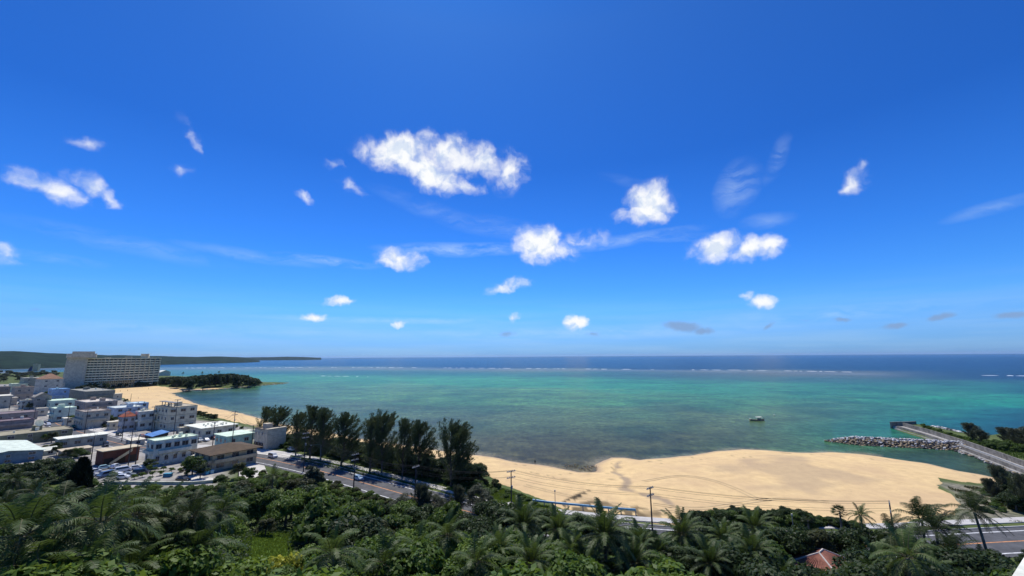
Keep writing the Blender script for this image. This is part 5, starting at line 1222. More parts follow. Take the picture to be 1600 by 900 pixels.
def tree_kind(key, name, label, cat, leafkey, seed, r, h, z0, nb, nl, ls, r0=.16, flat=.55, droop=.2):
    cm, bl = crown_mesh('crown', seed, r, h, z0, nb, nl, ls, LM[leafkey], flat, droop); tm = trunk_mesh('trunk', bl, z0, h, r0, bark, seed)
    TREE[key] = (name, label, cat, cm, tm, r, z0+h)
tree_kind('b1', 'broadleaf_tree', 'dark', 'tree', 'deep', 1, 3.0, 3.6, 1.6, 16, 6500, .17)
tree_kind('b2', 'broadleaf_tree', 'mid green', 'tree', 'mid', 2, 2.8, 3.4, 1.2, 18, 6500, .16)
tree_kind('b3', 'broadleaf_tree', 'fresh green', 'tree', 'bright', 3, 2.6, 2.8, 1.2, 15, 6000, .15)
tree_kind('b4', 'broadleaf_tree', 'olive green', 'tree', 'olive', 4, 2.6, 3.0, 1.2, 17, 6500, .13)
tree_kind('b5', 'broadleaf_tree', 'large leaved green', 'tree', 'mid', 5, 2.8, 2.8, 1.5, 14, 4200, .22, flat=.7, droop=.5)
tree_kind('b6', 'broadleaf_tree', 'dark bushy', 'tree', 'deep', 6, 3.2, 3.2, 1.0, 22, 8000, .15)
tree_kind('gr', 'feathery_tree', 'grey green feathery', 'tree', 'grey', 7, 3.4, 5.5, 1.5, 26, 9000, .16, flat=.3, droop=.1)
tree_kind('rd', 'rounded_tree', 'dark grey round', 'tree', 'grey', 8, 2.6, 5.4, 1.0, 22, 4200, .24, flat=.6)
tree_kind('yl', 'croton_bush', 'yellow', 'shrub', 'yellow', 9, 2.0, 1.9, .4, 16, 3600, .16, flat=.6)
tree_kind('sh', 'shrub', 'low', 'shrub', 'mid', 10, 1.8, 1.5, .2, 10, 2400, .17)
tree_kind('hd', 'coastal_bush', 'dark green', 'shrub', 'mid', 12, 2.6, 2.4, .5, 16, 5200, .17, flat=.7)
tree_kind('fr', 'far_tree', 'dark', 'tree', 'far', 13, 4.0, 4.5, 1.0, 18, 2600, .42)
tree_kind('fr2', 'far_tree', 'dark', 'tree', 'far', 14, 3.6, 3.8, 1.0, 12, 2200, .42)
# young columnar cypress
def cypress_mesh(seed, r, h):
    g = np.random.default_rng(seed); n = 7000; zf = g.uniform(0, 1, n); a = g.uniform(0, 2*math.pi, n); rad = r*(np.sin(np.pi*np.clip(zf*.82+.16, 0, 1)))**.7*g.uniform(.6, 1.1, n)*(1+.22*np.sin(a*3+zf*14))
    C = np.stack([rad*np.cos(a), rad*np.sin(a), .4+zf*h], 1); U = unit(np.stack([np.cos(a)*.3, np.sin(a)*.3, np.ones(n)], 1)+g.normal(size=(n, 3))*.25); B = unit(np.cross(U, g.normal(size=(n, 3))))
    return quads_mesh('crown', C, U*.3, B*.09, LM['cypress'])
TREE['cy'] = ('cypress_tree', 'black green', 'tree', cypress_mesh(3, 1.7, 11), trunk_mesh('trunk', [], 3, 4, .2, bark, 3), 1.7, 11.4)
# casuarina: tall, feathery plumes swept by the wind
def casuarina(seed, h, spread, lm='pine', wind=(.28, 0)):
    g = np.random.default_rng(seed); mb = MB(); rr = random.Random(seed); C = []; U = []; B = []
    tp = [Vector((0, 0, -.5))]; x = y = 0
    for i in range(1, 9): x += rr.uniform(-.25, .35); y += rr.uniform(-.3, .3); tp.append(Vector((x, y, h*i/9)))
    mb.tube(tp, [.34, .3, .27, .23, .2, .16, .12, .08, .05], 7)
    nb = 62
    for k in range(nb):
        f = .08+.88*(k/nb)+rr.uniform(-.03, .03); f = min(f, .97); j = f*8; i = int(j); p0 = tp[i].lerp(tp[min(i+1, 8)], j-i)
        a = rr.uniform(0, 2*math.pi); prof_ = math.sin(math.pi*min(1, .18+f*.80))**.8; ln = spread*prof_*rr.uniform(.65, 1.25)+.8
        d = Vector((math.cos(a)+wind[0]*1.2, math.sin(a)+wind[1], rr.uniform(.45, 1.0)+f*.5)).normalized(); pts = [p0]; p_ = p0.copy()
        for s in range(5):
            d = (d+Vector((wind[0]*.25, wind[1]*.2, .10))+Vector((rr.uniform(-.15, .15), rr.uniform(-.15, .15), 0))).normalized(); p_ = p_+d*(ln/5); pts.append(p_.copy())
        mb.tube(pts, [.10, .08, .06, .04, .03, .02], 4, cap=False)
        npl = 125
        for q in range(npl):
            s = (q+.5)/npl; s = .22+.85*s; jj = min(s, .999)*5; ii = int(jj); c = pts[ii].lerp(pts[ii+1], jj-ii); dd_ = (pts[ii+1]-pts[ii]).normalized()
            w_ = .62*(1.15-abs(s-.55))
            c = c+Vector((rr.gauss(0, w_*.55), rr.gauss(0, w_*.55), rr.gauss(0, w_*.45)))
            u_ = (dd_*.9+Vector((rr.uniform(-.6, .6)+wind[0]*.5, rr.uniform(-.6, .6), rr.uniform(-.35, .6)))).normalized(); v_ = u_.cross(Vector((rr.uniform(-1, 1), rr.uniform(-1, 1), rr.uniform(-1, 1)))).normalized()
            L_ = rr.uniform(.22, .5); C.append(c); U.append(u_*L_); B.append(v_*rr.uniform(.05, .10))
    me = quads_mesh('crown', np.array([tuple(c) for c in C]), np.array([tuple(c) for c in U]), np.array([tuple(c) for c in B]), LM[lm])
    tm = bpy.data.meshes.new('trunk'); tm.from_pydata(mb.v, [], mb.f); tm.materials.append(bark); return me, tm
for i, (s, h, sp_) in enumerate([(21, 17, 6.4), (22, 17, 7.2), (23, 17, 5.8), (24, 17, 7.6)]):
    a, b_ = casuarina(s, h, sp_); TREE['c%d' % i] = ('casuarina_tree', 'tall', 'tree', a, b_, sp_, h)
a, b_ = casuarina(25, 12, 4.4, 'grey', (.1, 0)); TREE['cg'] = ('casuarina_tree', 'grey green', 'tree', a, b_, 4.4, 12)
# palms
def frond(mb, base, az_, elev, ln, seed, mi, droop=1.0, nl=30, lw=.055, ll=.62, wind=(0, 0, 0), rachis=True):
    rr = random.Random(seed); d = Vector((math.cos(az_)*math.cos(elev), math.sin(az_)*math.cos(elev), math.sin(elev))); pts = [Vector(base)]; n = 9; W_ = Vector(wind)
    for i in range(n):
        d = (d+Vector((0, 0, -.13*droop*(1+i*.12)))+W_*.12).normalized(); pts.append(pts[-1]+d*(ln/n))
    if rachis: mb.tube(pts, [.05*(1-i/(n+2)) for i in range(n+1)], 4, mi[1], cap=False)
    for k in range(nl):
        s = .12+.88*(k+.5)/nl; j = s*n; i = min(int(j), n-1); c = pts[i].lerp(pts[i+1], j-i); t_ = (pts[i+1]-pts[i]).normalized()
        side = t_.cross(Vector((0, 0, 1))); side = side.normalized() if side.length > .05 else Vector((1, 0, 0)); up = side.cross(t_)
        l_ = ll*math.sin(math.pi*(.12+.82*s))**.7*rr.uniform(.8, 1.1)
        for sg in (-1, 1):
            q = (side*sg+t_*rr.uniform(.45, .7)+up*rr.uniform(.0, .35)+Vector((0, 0, -.25*droop))).normalized(); e = c+q*l_*.55; q2 = (q+Vector((0, 0, -.75*droop))+W_*.3).normalized(); f = e+q2*l_*.5; wv_ = t_*lw
            mb.add([c-wv_, c+wv_, e+wv_*.9, e-wv_*.9, f+wv_*.15, f-wv_*.15], [(0, 1, 2, 3), (3, 2, 4, 5)], mi[0])
def palm_crown(seed, n, ln, elev0, elev1, droop, nl, lw, ll, wind=(0, 0, 0), dry=3, leaf='palm'):
    rr = random.Random(seed); mb = MB()
    for k in range(n):
        f = k/(n-1); a = k*2.39996+rr.uniform(-.2, .2); e = R(elev0+(elev1-elev0)*(f**1.1)+rr.uniform(-6, 6))
        frond(mb, (.18*math.cos(a), .18*math.sin(a), .1), a, e, ln*rr.uniform(.82, 1.08)*(1-.15*(1-f)), seed*100+k, (0, 1), droop, nl, lw, ll, wind)
    for k in range(dry):
        a = rr.uniform(0, 6.28); frond(mb, (.15*math.cos(a), .15*math.sin(a), -.15), a, R(-35), ln*.75, seed*77+k, (1, 1), 1.5, int(nl*.6), lw*.8, ll*.8, wind)
    me = bpy.data.meshes.new('fronds'); me.from_pydata(mb.v, [], mb.f); me.materials.append(LM[leaf]); me.materials.append(LM['dry'] if False else leaf_dry); me.polygons.foreach_set('material_index', mb.mi); return me
leaf_dry = leaf_mat('frond_stalk', (.10, .11, .04), (.20, .18, .09), .2)
PALM = {'coco': [palm_crown(s, 20, 3.7, 82, -28, .9, 36, .031, .74, wd) for s, wd in ((1, (.25, .0, 0)), (2, (.15, .1, 0)), (3, (.3, -.1, 0)))],
        'windy': [palm_crown(s, 19, 3.9, 85, -15, .8, 38, .030, .76, (.75, -.1, 0), 3, 'palmd') for s in (4, 5)],
        'date': [palm_crown(s, 34, 3.3, 84, -10, .8, 38, .028, .5, (0.05, 0, 0), 2) for s in (6, 7)],
        'dark': [palm_crown(s, 22, 3.5, 80, -35, 1.0, 36, .031, .72, (.1, 0, 0), 5, 'palmd') for s in (8, 9)]}
def fan_crown(seed):
    rr = random.Random(seed); mb = MB()
    for k in range(30):
        a = k*2.4; e = math.asin(max(-.5, min(.98, 1-1.5*k/30))); d = Vector((math.cos(a)*math.cos(e), math.sin(a)*math.cos(e), math.sin(e))); c = d*.9; mb.tube([(0, 0, 0), c], .02, 4, 1, cap=False)
        s = d.cross(Vector((0, 0, 1))).normalized(); u_ = s.cross(d)
        for q in range(13):
            t_ = (q-6)/6*1.25; r_ = (d*math.cos(t_)+s*math.sin(t_)).normalized(); e_ = c+r_*rr.uniform(.75, .95)+Vector((0, 0, -.08)); w_ = u_*.02+r_.cross(u_)*.05; mb.add([c-w_, c+w_, e_+w_*.2, e_-w_*.2], [(0, 1, 2, 3)], 0)
    me = bpy.data.meshes.new('fronds'); me.from_pydata(mb.v, [], mb.f); me.materials.append(LM['palmd']); me.materials.append(leaf_dry); me.polygons.foreach_set('material_index', mb.mi); return me
PALM['fan'] = [fan_crown(3)]
_tr = {}
def palm_trunk(h, lean):
    k = (round(h), lean)
    if k not in _tr:
        mb = MB(); n = 12; pts = []; rad = []
        for i in range(n*2+1):
            t_ = i/(n*2); pts.append((lean*h*(t_**1.6-1), 0, -h*(1-t_)-.3*(t_ < .01))); rad.append((.24-.10*t_)*(1.1 if i % 2 else 1)+(.1 if i == 0 else 0))
        mb.tube(pts, rad, 8); me = bpy.data.meshes.new('trunk'); me.from_pydata(mb.v, [], mb.f); me.materials.append(bark_g); _tr[k] = me
    return _tr[k]
def palm(u, v, kind, label, H=9, sc=1.0, lean=0.0, rz=None, grp=None):
    """palm whose crown is seen at (u,v); the trunk (height H) stands on the ground below it"""
    d = ray(u, v); lo, hi = 10, 420
    P0_ = Vector((0, 0, CH)); best = None
    t_ = 12.0
    while t_ < 420:
        p_ = P0_+d*t_
        if p_.z-G(p_.x, p_.y) <= H: best = t_; break
        t_ += .5
    if best is None: return None
    p_ = P0_+d*best; g = G(p_.x, p_.y); h = max(2.0, p_.z-g)
    root = empty('palm_tree', (p_.x-lean*h*0, p_.y, p_.z), random.uniform(-.5, .5) if rz is None else rz)
    # empty at the base of the trunk
    root.location = (p_.x, p_.y, g); tag(root, label, 'palm tree', grp)
    me = random.choice(PALM[kind]); c = bpy.data.objects.new('fronds', me); scene.collection.objects.link(c); c.parent = root; c.location = (0, 0, h); c.scale = (sc,)*3
    hh = max(2, round(h)); tr_ = bpy.data.objects.new('trunk', palm_trunk(hh, lean)); scene.collection.objects.link(tr_); tr_.parent = root; tr_.location = (0, 0, h); tr_.scale = (sc**.5, sc**.5, h/hh)
    return root
def tree_at(key, x, y, label, scale=1.0, sz=None, z=None, grp=None, cat=None, nm=None):
    name, _, cat0, cm, tm, r, h = TREE[key]; z = G(x, y) if z is None else z
    root = empty(nm or name, (x, y, z-.15), random.uniform(0, 6.28)); root.scale = (scale, scale, sz or scale); tag(root, label, cat or cat0, grp)
    if key[0] == 'c' and key != 'cy': root.rotation_euler = (0, 0, random.uniform(-.5, .5))
    for n, me in (('crown', cm), ('trunk', tm)):
        o = bpy.data.objects.new(n, me); scene.collection.objects.link(o); o.parent = root
    return root
def tree_top(key, u, v, H, label, grp=None, **k):
    """tree of height H whose top is seen at (u,v)"""
    d = ray(u, v); t_ = 10.0
    while t_ < 900:
        p_ = Vector((0, 0, CH))+d*t_
        if p_.z-G(p_.x, p_.y) <= H: break
        t_ += .4
    s = H/TREE[key][6]; return tree_at(key, p_.x, p_.y, label, k.get('scale', s), s, grp=grp)
# --- pines between the road and the beach
def pine(key, u, vb, vt, label, wid=None):
    q = at(u, vb, 3); lo, hi = 3, 40
    for _ in range(30):
        h = (lo+hi)/2
        if px(q.x, q.y, 3+h)[1] > vt: lo = h
        else: hi = h
    s = h/TREE[key][6]*.97; return tree_at(key, q.x, q.y, label, s*(wid or 1), s, z=3.0)
for k, u, vb, vt, wd, lab in [('c1',412,690,634,1.1,'short feathery pine directly behind the pinkish concrete building'),('c3',432,694,634,1.0,'second feathery pine behind the pinkish concrete building'),('c0',462,712,640,.9,'dense feathery pine just right of the concrete building'),('c1',484,716,632,.95,'tall wind swept pine above the street lamps'),('c2',500,720,634,.8,'slender pine beside the one above the street lamps'),
  ('c2',532,728,641,1.1,'open crowned pine third of the row beyond the road'),('c0',578,737,645,1.0,'broad dark pine in the middle of the row beyond the road'),('c3',596,739,641,.85,'tallest pointed pine in the middle of the row beyond the road'),('c1',628,744,652,.85,'greyish pine with thin top right of the middle of the row'),('c2',650,747,653,1.0,'pine with two tops above the dark thicket'),('c3',704,762,656,1.05,'large leaning pine at the beach end of the row'),('c0',716,760,662,.75,'pine trunk mate leaning seaward at the beach end of the row')]:
    pine(k, u, vb, vt, lab, wd)
# dark thicket under the pines
rr = random.Random(44); n_th = 0
for k in range(320):
    i = rr.random(); u = 448+i*300; vlo = np.interp(u, [452, 520, 600, 680, 745], [712, 722, 740, 758, 770]); v = vlo-rr.uniform(-1, 24)
    q = at(u, v, 3); dr = seg_dist(np.array([q.x]), np.array([q.y]), ROAD2, False)[0]
    if dr < 15.0 or sdist(np.array([q.x]), np.array([q.y]), LAND)[0] < 17: continue
    H = rr.uniform(2.8, 5.4); n_th += 1; where = 'by the street lamps' if u < 530 else ('beneath the middle pines' if u < 610 else ('between the middle pines and the last one' if u < 675 else 'around the foot of the beach end pine'))
    tree_at(rr.choice(['b1', 'b6', 'b1', 'hd', 'b6']), q.x, q.y, 'dark bush of the roadside thicket '+where, H/TREE['b6'][6]*1.0, H/TREE['b6'][6], z=2.9, grp='dark thicket bushes '+where, cat='shrub', nm='thicket_bush')
    if n_th > 190: break
for u, v, H in [(300,650,4),(308,650,4.5),(318,653,5),(326,655,4.5),(333,657,5),(340,662,3.5),(350,664,3.2),(358,666,3),(368,668,3),(378,670,2.6),(388,674,2.6),(396,678,2.6),(404,682,2.4),(312,647,3.5),(345,668,3),(360,672,2.6),(440,700,3),(448,704,3.4)]:
    q = at(u, v, 3); tree_at('b6' if H > 3.5 else 'hd', q.x, q.y, 'dark green bush of the hedge between the town and the curved beach', H/5, H/5, grp='bushes between the town and the beach', cat='shrub')
# hedge of coastal bushes right of the road
hn = 0
for k in range(1600):
    u = rr.uniform(1025, 1480); top = np.interp(u, [1025, 1045, 1070, 1100, 1150, 1200, 1230, 1260, 1290, 1340, 1390, 1440, 1480], [830, 815, 802, 797, 793, 796, 793, 800, 806, 812, 826, 838, 842])
    v = top+rr.uniform(10, 46); q = at(u, v, 3); dr = seg_dist(np.array([q.x]), np.array([q.y]), ROAD2, False)[0]
    if dr < 9.5 or inside(np.array([q.x]), np.array([q.y]), ROADPOLY)[0]: continue
    H = rr.uniform(2.6, 5.2)
    while H > 1.2 and px(q.x, q.y, 3+H)[1] < top+rr.uniform(0, 4): H -= .15
    if H <= 1.25: continue
    where = 'right of the second beach pole' if u < 1120 else ('in the middle of the wide beach' if u < 1250 else 'around the round fan palm')
    hn += 1; tree_at(rr.choice(['hd', 'hd', 'b6', 'b1', 'b2']), q.x, q.y, 'dark green sea bush of the beach hedge '+where, max(.6, H/4.3*1.15), H/4.3, z=2.9, grp='sea bushes of the hedge '+where, cat='shrub', nm='coastal_bush')
    if hn > 190: break
print('hedge', hn)
# green verge and scrub between road and near sand (centre)
for k in range(140):
    u = rr.uniform(690, 850); v = np.interp(u, [690, 745, 800, 850], [752, 762, 778, 796])+rr.uniform(-8, 22); q = at(u, v, 3)
    dr = seg_dist(np.array([q.x]), np.array([q.y]), ROAD2, False)[0]
    if dr < 13.5 or inside(np.array([q.x]), np.array([q.y]), ROADPOLY)[0]: continue
    H = rr.uniform(.5, 1.2) if u > 765 else rr.uniform(.9, 2.2)
    tree_at('sh', q.x, q.y, 'low green scrub bush on the dune edge right of the pines', H/1.7*1.3, H/1.7, z=2.9, grp='scrub bushes on the dune edge')
for u, v, H in [(735,742,3.5),(748,745,3),(758,748,2.4),(775,752,3.0)]:
    q = at(u, v+12, 3); tree_at('b4', q.x, q.y, 'loose olive bush at the foot of the beach end pine', H/4.2, H/4.2, z=2.9, grp='loose olive bushes at the beach end pine')
# right bank: trees on the spit and by the road
for key, u, vb, vt, lab, wd in [('cg',1521,688,661,'grey green feathery tree standing alone on the pier spit',1.5),('cg',1536,693,672,'shorter feathery tree on the pier spit right of the lone one',1.5),('cg',1577,695,668,'bushy dark tree on the spit near the right edge',1.6),('cg',1594,700,670,'bushy dark tree cut by the right edge on the spit',1.6),('cg',1620,706,668,'dark tree of the spit beyond the right edge',1.6),
   ('cg',1567,770,728,'tall grey green feathery tree at the river mouth',1.0),('c0',1590,785,742,'dark tree at the river mouth by the right edge',1.0),('cg',1552,775,748,'low dark tree left of the river mouth feathery tree',1.3),('cg',1610,800,742,'dark tree at the right edge below the pier',1.0)]:
    q = at(u, vb, 1.8 if vb < 712 else 3); z = G(q.x, q.y); lo, hi = 1, 30
    for _ in range(30):
        h = (lo+hi)/2
        if px(q.x, q.y, z+h)[1] > vt: lo = h
        else: hi = h
    s = h/TREE[key][6]; tree_at(key, q.x, q.y, lab, s*wd, s, z=z)
for k in range(90):
    u = rr.uniform(1440, 1640); v = np.interp(u, [1440, 1500, 1540, 1640], [669, 688, 700, 712])+rr.uniform(-5, 1.5) if u < 1640 else 700
    q = at(u, v, 1.8); s2 = sdist(np.array([q.x]), np.array([q.y]), SPIT)[0]
    if s2 < 6: continue
    H = rr.uniform(.5, 1.3) if u < 1540 else rr.uniform(1, 3.0); tree_at('sh' if H < 1.4 else 'hd', q.x, q.y, 'green scrub bush on the grassy top of the pier spit', H/1.7*1.5 if H < 1.4 else H/2.9, H/1.7 if H < 1.4 else H/2.9, grp='scrub bushes on the pier spit')
for k in range(110):
    u = rr.uniform(1528, 1650); v = rr.uniform(762, 822); q = at(u, v, 3)
    dr = seg_dist(np.array([q.x]), np.array([q.y]), ROAD2, False)[0]
    if dr < 15 or sdist(np.array([q.x]), np.array([q.y]), LAND)[0] < 7: continue
    dark = u > np.interp(v, [762, 790, 822], [1545, 1570, 1590]); H = rr.uniform(2.0, 4.5) if dark and v < 800 else rr.uniform(.6, 1.5)
    if not dark and rr.random() < .6: continue
    key = rr.choice(['b6', 'b1']) if H > 1.6 else 'sh'; hb = TREE[key][6]; tree_at(key, q.x, q.y, 'dark bush on the river bank right of the wide beach' if H > 1.6 else 'low green bush on the river bank beside the road', H/hb*1.1, H/hb, grp='dark bushes on the river bank' if H > 1.6 else 'low bushes on the river bank', cat='shrub')
# wooded headland by the hotel
HP = poly_px([(246,598),(300,590),(360,590),(395,592),(413,600),(400,602.5),(360,605),(300,608.5),(262,606)], 3); hn = 0; xs = [p_[0] for p_ in HP]; ys = [p_[1] for p_ in HP]
pl = []
for k in range(4000):
    x, y = rr.uniform(min(xs), max(xs)), rr.uniform(min(ys), max(ys))
    if not inside(np.array([x]), np.array([y]), HP)[0] or any((x-a)**2+(y-b_)**2 < 6.2**2 for a, b_ in pl): continue
    u, v = px(x, y, 3); pl.append((x, y)); top = np.interp(u, [246, 262, 285, 310, 330, 360, 385, 400, 415], [590, 588, 588, 586, 584.5, 583.5, 586, 591, 599])
    H = rr.uniform(8, 11)+5*math.sin(math.pi*min(1, max(0, (u-250)/170)))
    while H > 2.5 and px(x, y, 3+H)[1] < top: H -= .3
    s = H/5.0; tree_at(rr.choice(['fr', 'fr2', 'fr']), x, y, 'dark round tree in the dense grove on the headland beside the hotel', max(1.3, min(s*1.3, 2.0)), s, z=.6, grp='trees of the headland grove'); hn += 1
    if hn > 150: break
for u, v, lab in [(341,581,'tiny palm sticking out above the headland grove'),(315,582,'tiny palm over the left half of the headland grove'),(285,583,'tiny palm nearest the white pavilion')]:
    q = at(u, 592, 3); root = empty('palm_tree', (q.x, q.y, 3)); tag(root, lab, 'palm tree'); h = 16
    while px(q.x, q.y, 3+h)[1] < v: h -= .3
    for n, me, zz in (('fronds', PALM['coco'][0], h), ('trunk', palm_trunk(8, 0), h)):
        o = bpy.data.objects.new(n, me); scene.collection.objects.link(o); o.parent = root; o.location = (0, 0, zz); 
        if n == 'trunk': o.scale = (1, 1, h/8)
# palms and trees round the hotel foot
for k in range(46):
    u = rr.uniform(120, 250); v = np.interp(u, [120, 185, 250], [612, 606.5, 603])-rr.uniform(0, 1.5); q = at(u, v, 3); H = rr.uniform(4, 8)
    tree_at(rr.choice(['fr', 'fr2']), q.x, q.y, 'green garden tree at the foot of the curved hotel', H/5.5*.9, H/5.5, grp='garden trees in front of the hotel')
# far left greenery behind the town
n_f = 0
for k in range(900):
    u = rr.uniform(-60, 96); v = 581.5+abs(rr.gauss(0, 9)); 
    if v > 606 or (u > 50 and v > 588) or (u > 28 and v > 596): continue
    q = at(u, v, 3); H = rr.uniform(5, 9); n_f += 1
    tree_at(rr.choice(['fr', 'fr2']), q.x, q.y, 'green tree of the wooded strip before the far bay, '+('left of the blockhouse' if u < 48 else 'right of the blockhouse'), H/5.5*1.5, H/5.5, grp='trees before the far bay '+('left' if u < 48 else 'right'))
    if n_f > 120: break
_pt0 = []
def ok_tree0(x, y, sp):
    if any((x-a)**2+(y-b_)**2 < sp*sp for a, b_ in _pt0): return False
    _pt0.append((x, y)); return True
# street greenery in the town
for i, (u, v, H, lab) in enumerate([(114,664,6,'round green tree on the street corner before the grey brown block'),(122,662,5,'green tree right of the round street corner tree'),(106,660,4,'small bush left of the round street corner tree'),(168,664,6,'light green tree before the blue house'),(176,664,5,'green bush under the lilac house'),(146,662,3.5,'dark hedge bush on the street before the grey brown block'),(155,664,3,'low hedge bush on the street left of the light green tree'),
   (196,630,4,'yellow green bush at the edge of the curved beach'),(46,640,5,'dark tree beside the upper street'),(33,636,5,'dark tree at the upper street under the beige house'),(60,646,4,'shrub on the street between grey gabled and mint roofed houses'),(80,692,5,'green tree between the olive building and the long white roof'),(72,690,4,'bush beside the white awning of the blue grey warehouse'),(88,712,4,'tree before the beige corrugated shed roof'),(104,718,4,'bush left of the parking lot'),(300,742,6.5,'tall dark bushy tree at the left side of the brown roofed house'),(312,748,5,'dark bush in front of the brown roofed house'),(372,748,5,'dark bush under the right veranda of the brown roofed house'),(388,752,4.5,'bush between the brown roofed house and the driveway')]):
    q = at(u, v, 3); key = ['b2', 'b1', 'b4'][i % 3]; tree_at(key, q.x, q.y, lab, H/TREE[key][6], H/TREE[key][6])
for k in range(150):
    u = rr.uniform(-60, 136); v = float(np.interp(u, [-60, 60, 100, 136], [738, 739, 730, 748]))+rr.uniform(0, 26); q = at(u, v, 3); H = rr.uniform(2.5, 5.5)
    while H > 1.4 and px(q.x, q.y, 3+H)[1] < np.interp(u, [-60, 60, 75, 110, 136], [726, 724, 706, 712, 742]): H -= .2
    if not ok_tree0(q.x, q.y, 3.4): continue
    key = ['b1', 'b2', 'b6', 'b4'][k % 4]; tree_at(key, q.x, q.y, TREE[key][1]+' garden tree at the town edge below the warehouse', H/4.4*1.1, H/4.4, grp=TREE[key][1]+' garden trees below the warehouse', nm='garden_tree')
for k in range(200):
    u = rr.uniform(136, 420); v = rr.uniform(760, 778) if u < 345 else rr.uniform(752, 772); q = at(u, v, 3); H = rr.uniform(1.6, 3.2)
    while H > 1.0 and px(q.x, q.y, 3+H)[1] < (758 if u < 340 else 744): H -= .2
    if not ok_tree0(q.x, q.y, 2.6): continue
    key = ['b3', 'b2', 'b4', 'b3'][k % 4]; tree_at(key, q.x, q.y, TREE[key][1]+' bush at the foot of the retaining wall', H/3.6*1.1, H/3.6, grp=TREE[key][1]+' bushes at the foot of the retaining wall', cat='shrub', nm='slope_bush')
for k in range(60):
    u, v = rr.choice([(90, 652), (60, 650), (125, 662), (172, 670), (205, 676), (150, 634), (190, 655), (20, 606), (70, 618), (110, 640), (236, 662), (310, 692), (120, 716), (75, 706), (228, 734), (290, 742), (275, 690)]); u += rr.uniform(-12, 12); v += rr.uniform(-3, 3); q = at(u, v, 3); key = rr.choice(['b1', 'b2', 'b4'])
    if seg_dist(np.array([q.x]), np.array([q.y]), ROAD2, False)[0] < 9 or not ok_tree0(q.x, q.y, 3): continue
    H = rr.uniform(1.8, 4); tree_at(key, q.x, q.y, TREE[key][1]+' yard tree between the town houses', H/4.4*1.1, H/4.4, grp=TREE[key][1]+' yard trees between the town houses', nm='yard_tree')
for u, v in [(230,738),(242,737),(255,736),(268,738),(282,738),(292,744),(250,743),(238,744),(222,746),(210,749),(300,733)]:
    q = at(u, v, 3); tree_at('b3', q.x, q.y, 'bright green bush on the bank behind the retaining wall', .45, .45, grp='bright bushes behind the retaining wall', cat='shrub')
# --- palms of the foreground
def plist(lst):
    for u, v, k, H, sc, lab in lst: palm(u, v, k, lab, H, sc*(1.0 if k == 'fan' else 1.12 if 140 < u < 340 and v < 840 else 1.4))
plist([(22,752,'dark',10,1.0,'dark coconut palm at the upper left edge below the warehouse'),(55,768,'dark',9,1.0,'dark coconut palm below the warehouse, right of the edge palm'),(8,790,'dark',9,1.0,'dark palm at the left edge above the lower left bushes'),(36,838,'coco',8,1.05,'palm with drooping fronds at the lower left'),(95,800,'dark',8,.9,'dark palm left of the black cypress'),
 (158,818,'coco',9,1.1,'broad palm with long swept fronds right of the black cypress'),(212,806,'coco',9,1.0,'palm under the retaining wall, left of the pair'),(236,822,'dark',8,1.0,'dark palm crowding the pair under the retaining wall'),(262,800,'coco',9,.85,'palm with upright fronds under the retaining wall'),(300,806,'dark',9,.95,'greyish palm over the second dark column'),(285,815,'dark',6,.9,'low dark palm in the left hollow'),(190,835,'dark',6,.9,'low shaded palm in the dark hollow'),
 (60,893,'coco',6,.9,'palm cut by the bottom edge at far left'),(130,905,'coco',6,.9,'low palm at the bottom edge near the left'),(170,885,'coco',5,.8,'young bright palm at the bottom left'),(205,898,'coco',5,.8,'young palm at the bottom left beside the bright one'),
 (427,743,'coco',6,.75,'small palm on the bank beside the driveway'),(700,838,'coco',7,.85,'palm among the hillside trees below the road bend'),(745,880,'coco',6,.8,'palm at the bottom centre among broad leaves'),
 (818,821,'date',8,1.15,'full feather palm below the blue railing, first from the left'),(872,829,'date',8,1.0,'feather palm behind the white van'),(945,838,'date',9,1.2,'large feather palm below the right end of the blue railing'),(898,872,'date',6,.95,'feather palm in the lower row between two larger ones'),(830,880,'date',6,.9,'low feather palm at the bottom centre'),(990,880,'date',6,.95,'low feather palm with pale ribs at the bottom'),
 (1065,836,'date',8,1.1,'wide feather palm below the utility pole by the hedge'),(1030,866,'coco',6,.8,'small bright palm beneath the utility pole'),(1180,826,'date',8,1.0,'feather palm rising before the middle of the hedge'),(1176,866,'date',7,1.0,'large feather palm left of the tiled hut'),(1110,882,'date',6,.9,'low feather palm at the bottom right of centre'),(1140,870,'coco',6,.8,'slender palm between two feather palms near the bottom'),
 (1225,896,'coco',4,.6,'palm at the bottom edge below the tiled hut'),(1372,880,'coco',6,.8,'broad palm overhanging the right side of the tiled hut'),
 (1312,800,'fan',7,1.0,'round headed fan palm standing above the hedge'),(1262,812,'fan',5,.8,'small fan palm buried in the hedge'),(1345,806,'coco',7,.6,'small ragged palm beside the round fan palm'),
 (1400,838,'windy',8,.95,'wind blown palm left of the palm cluster'),(1440,812,'windy',10,1.0,'tall wind blown palm crossing the sand at right'),(1462,828,'windy',9,1.05,'dense dark wind blown palm in the right cluster'),(1418,872,'coco',8,1.0,'large palm at the bottom right with arching fronds'),(1490,868,'windy',6,.9,'low dark palm right of the cluster'),(1455,895,'coco',5,.8,'low bright palm at the bottom right')])
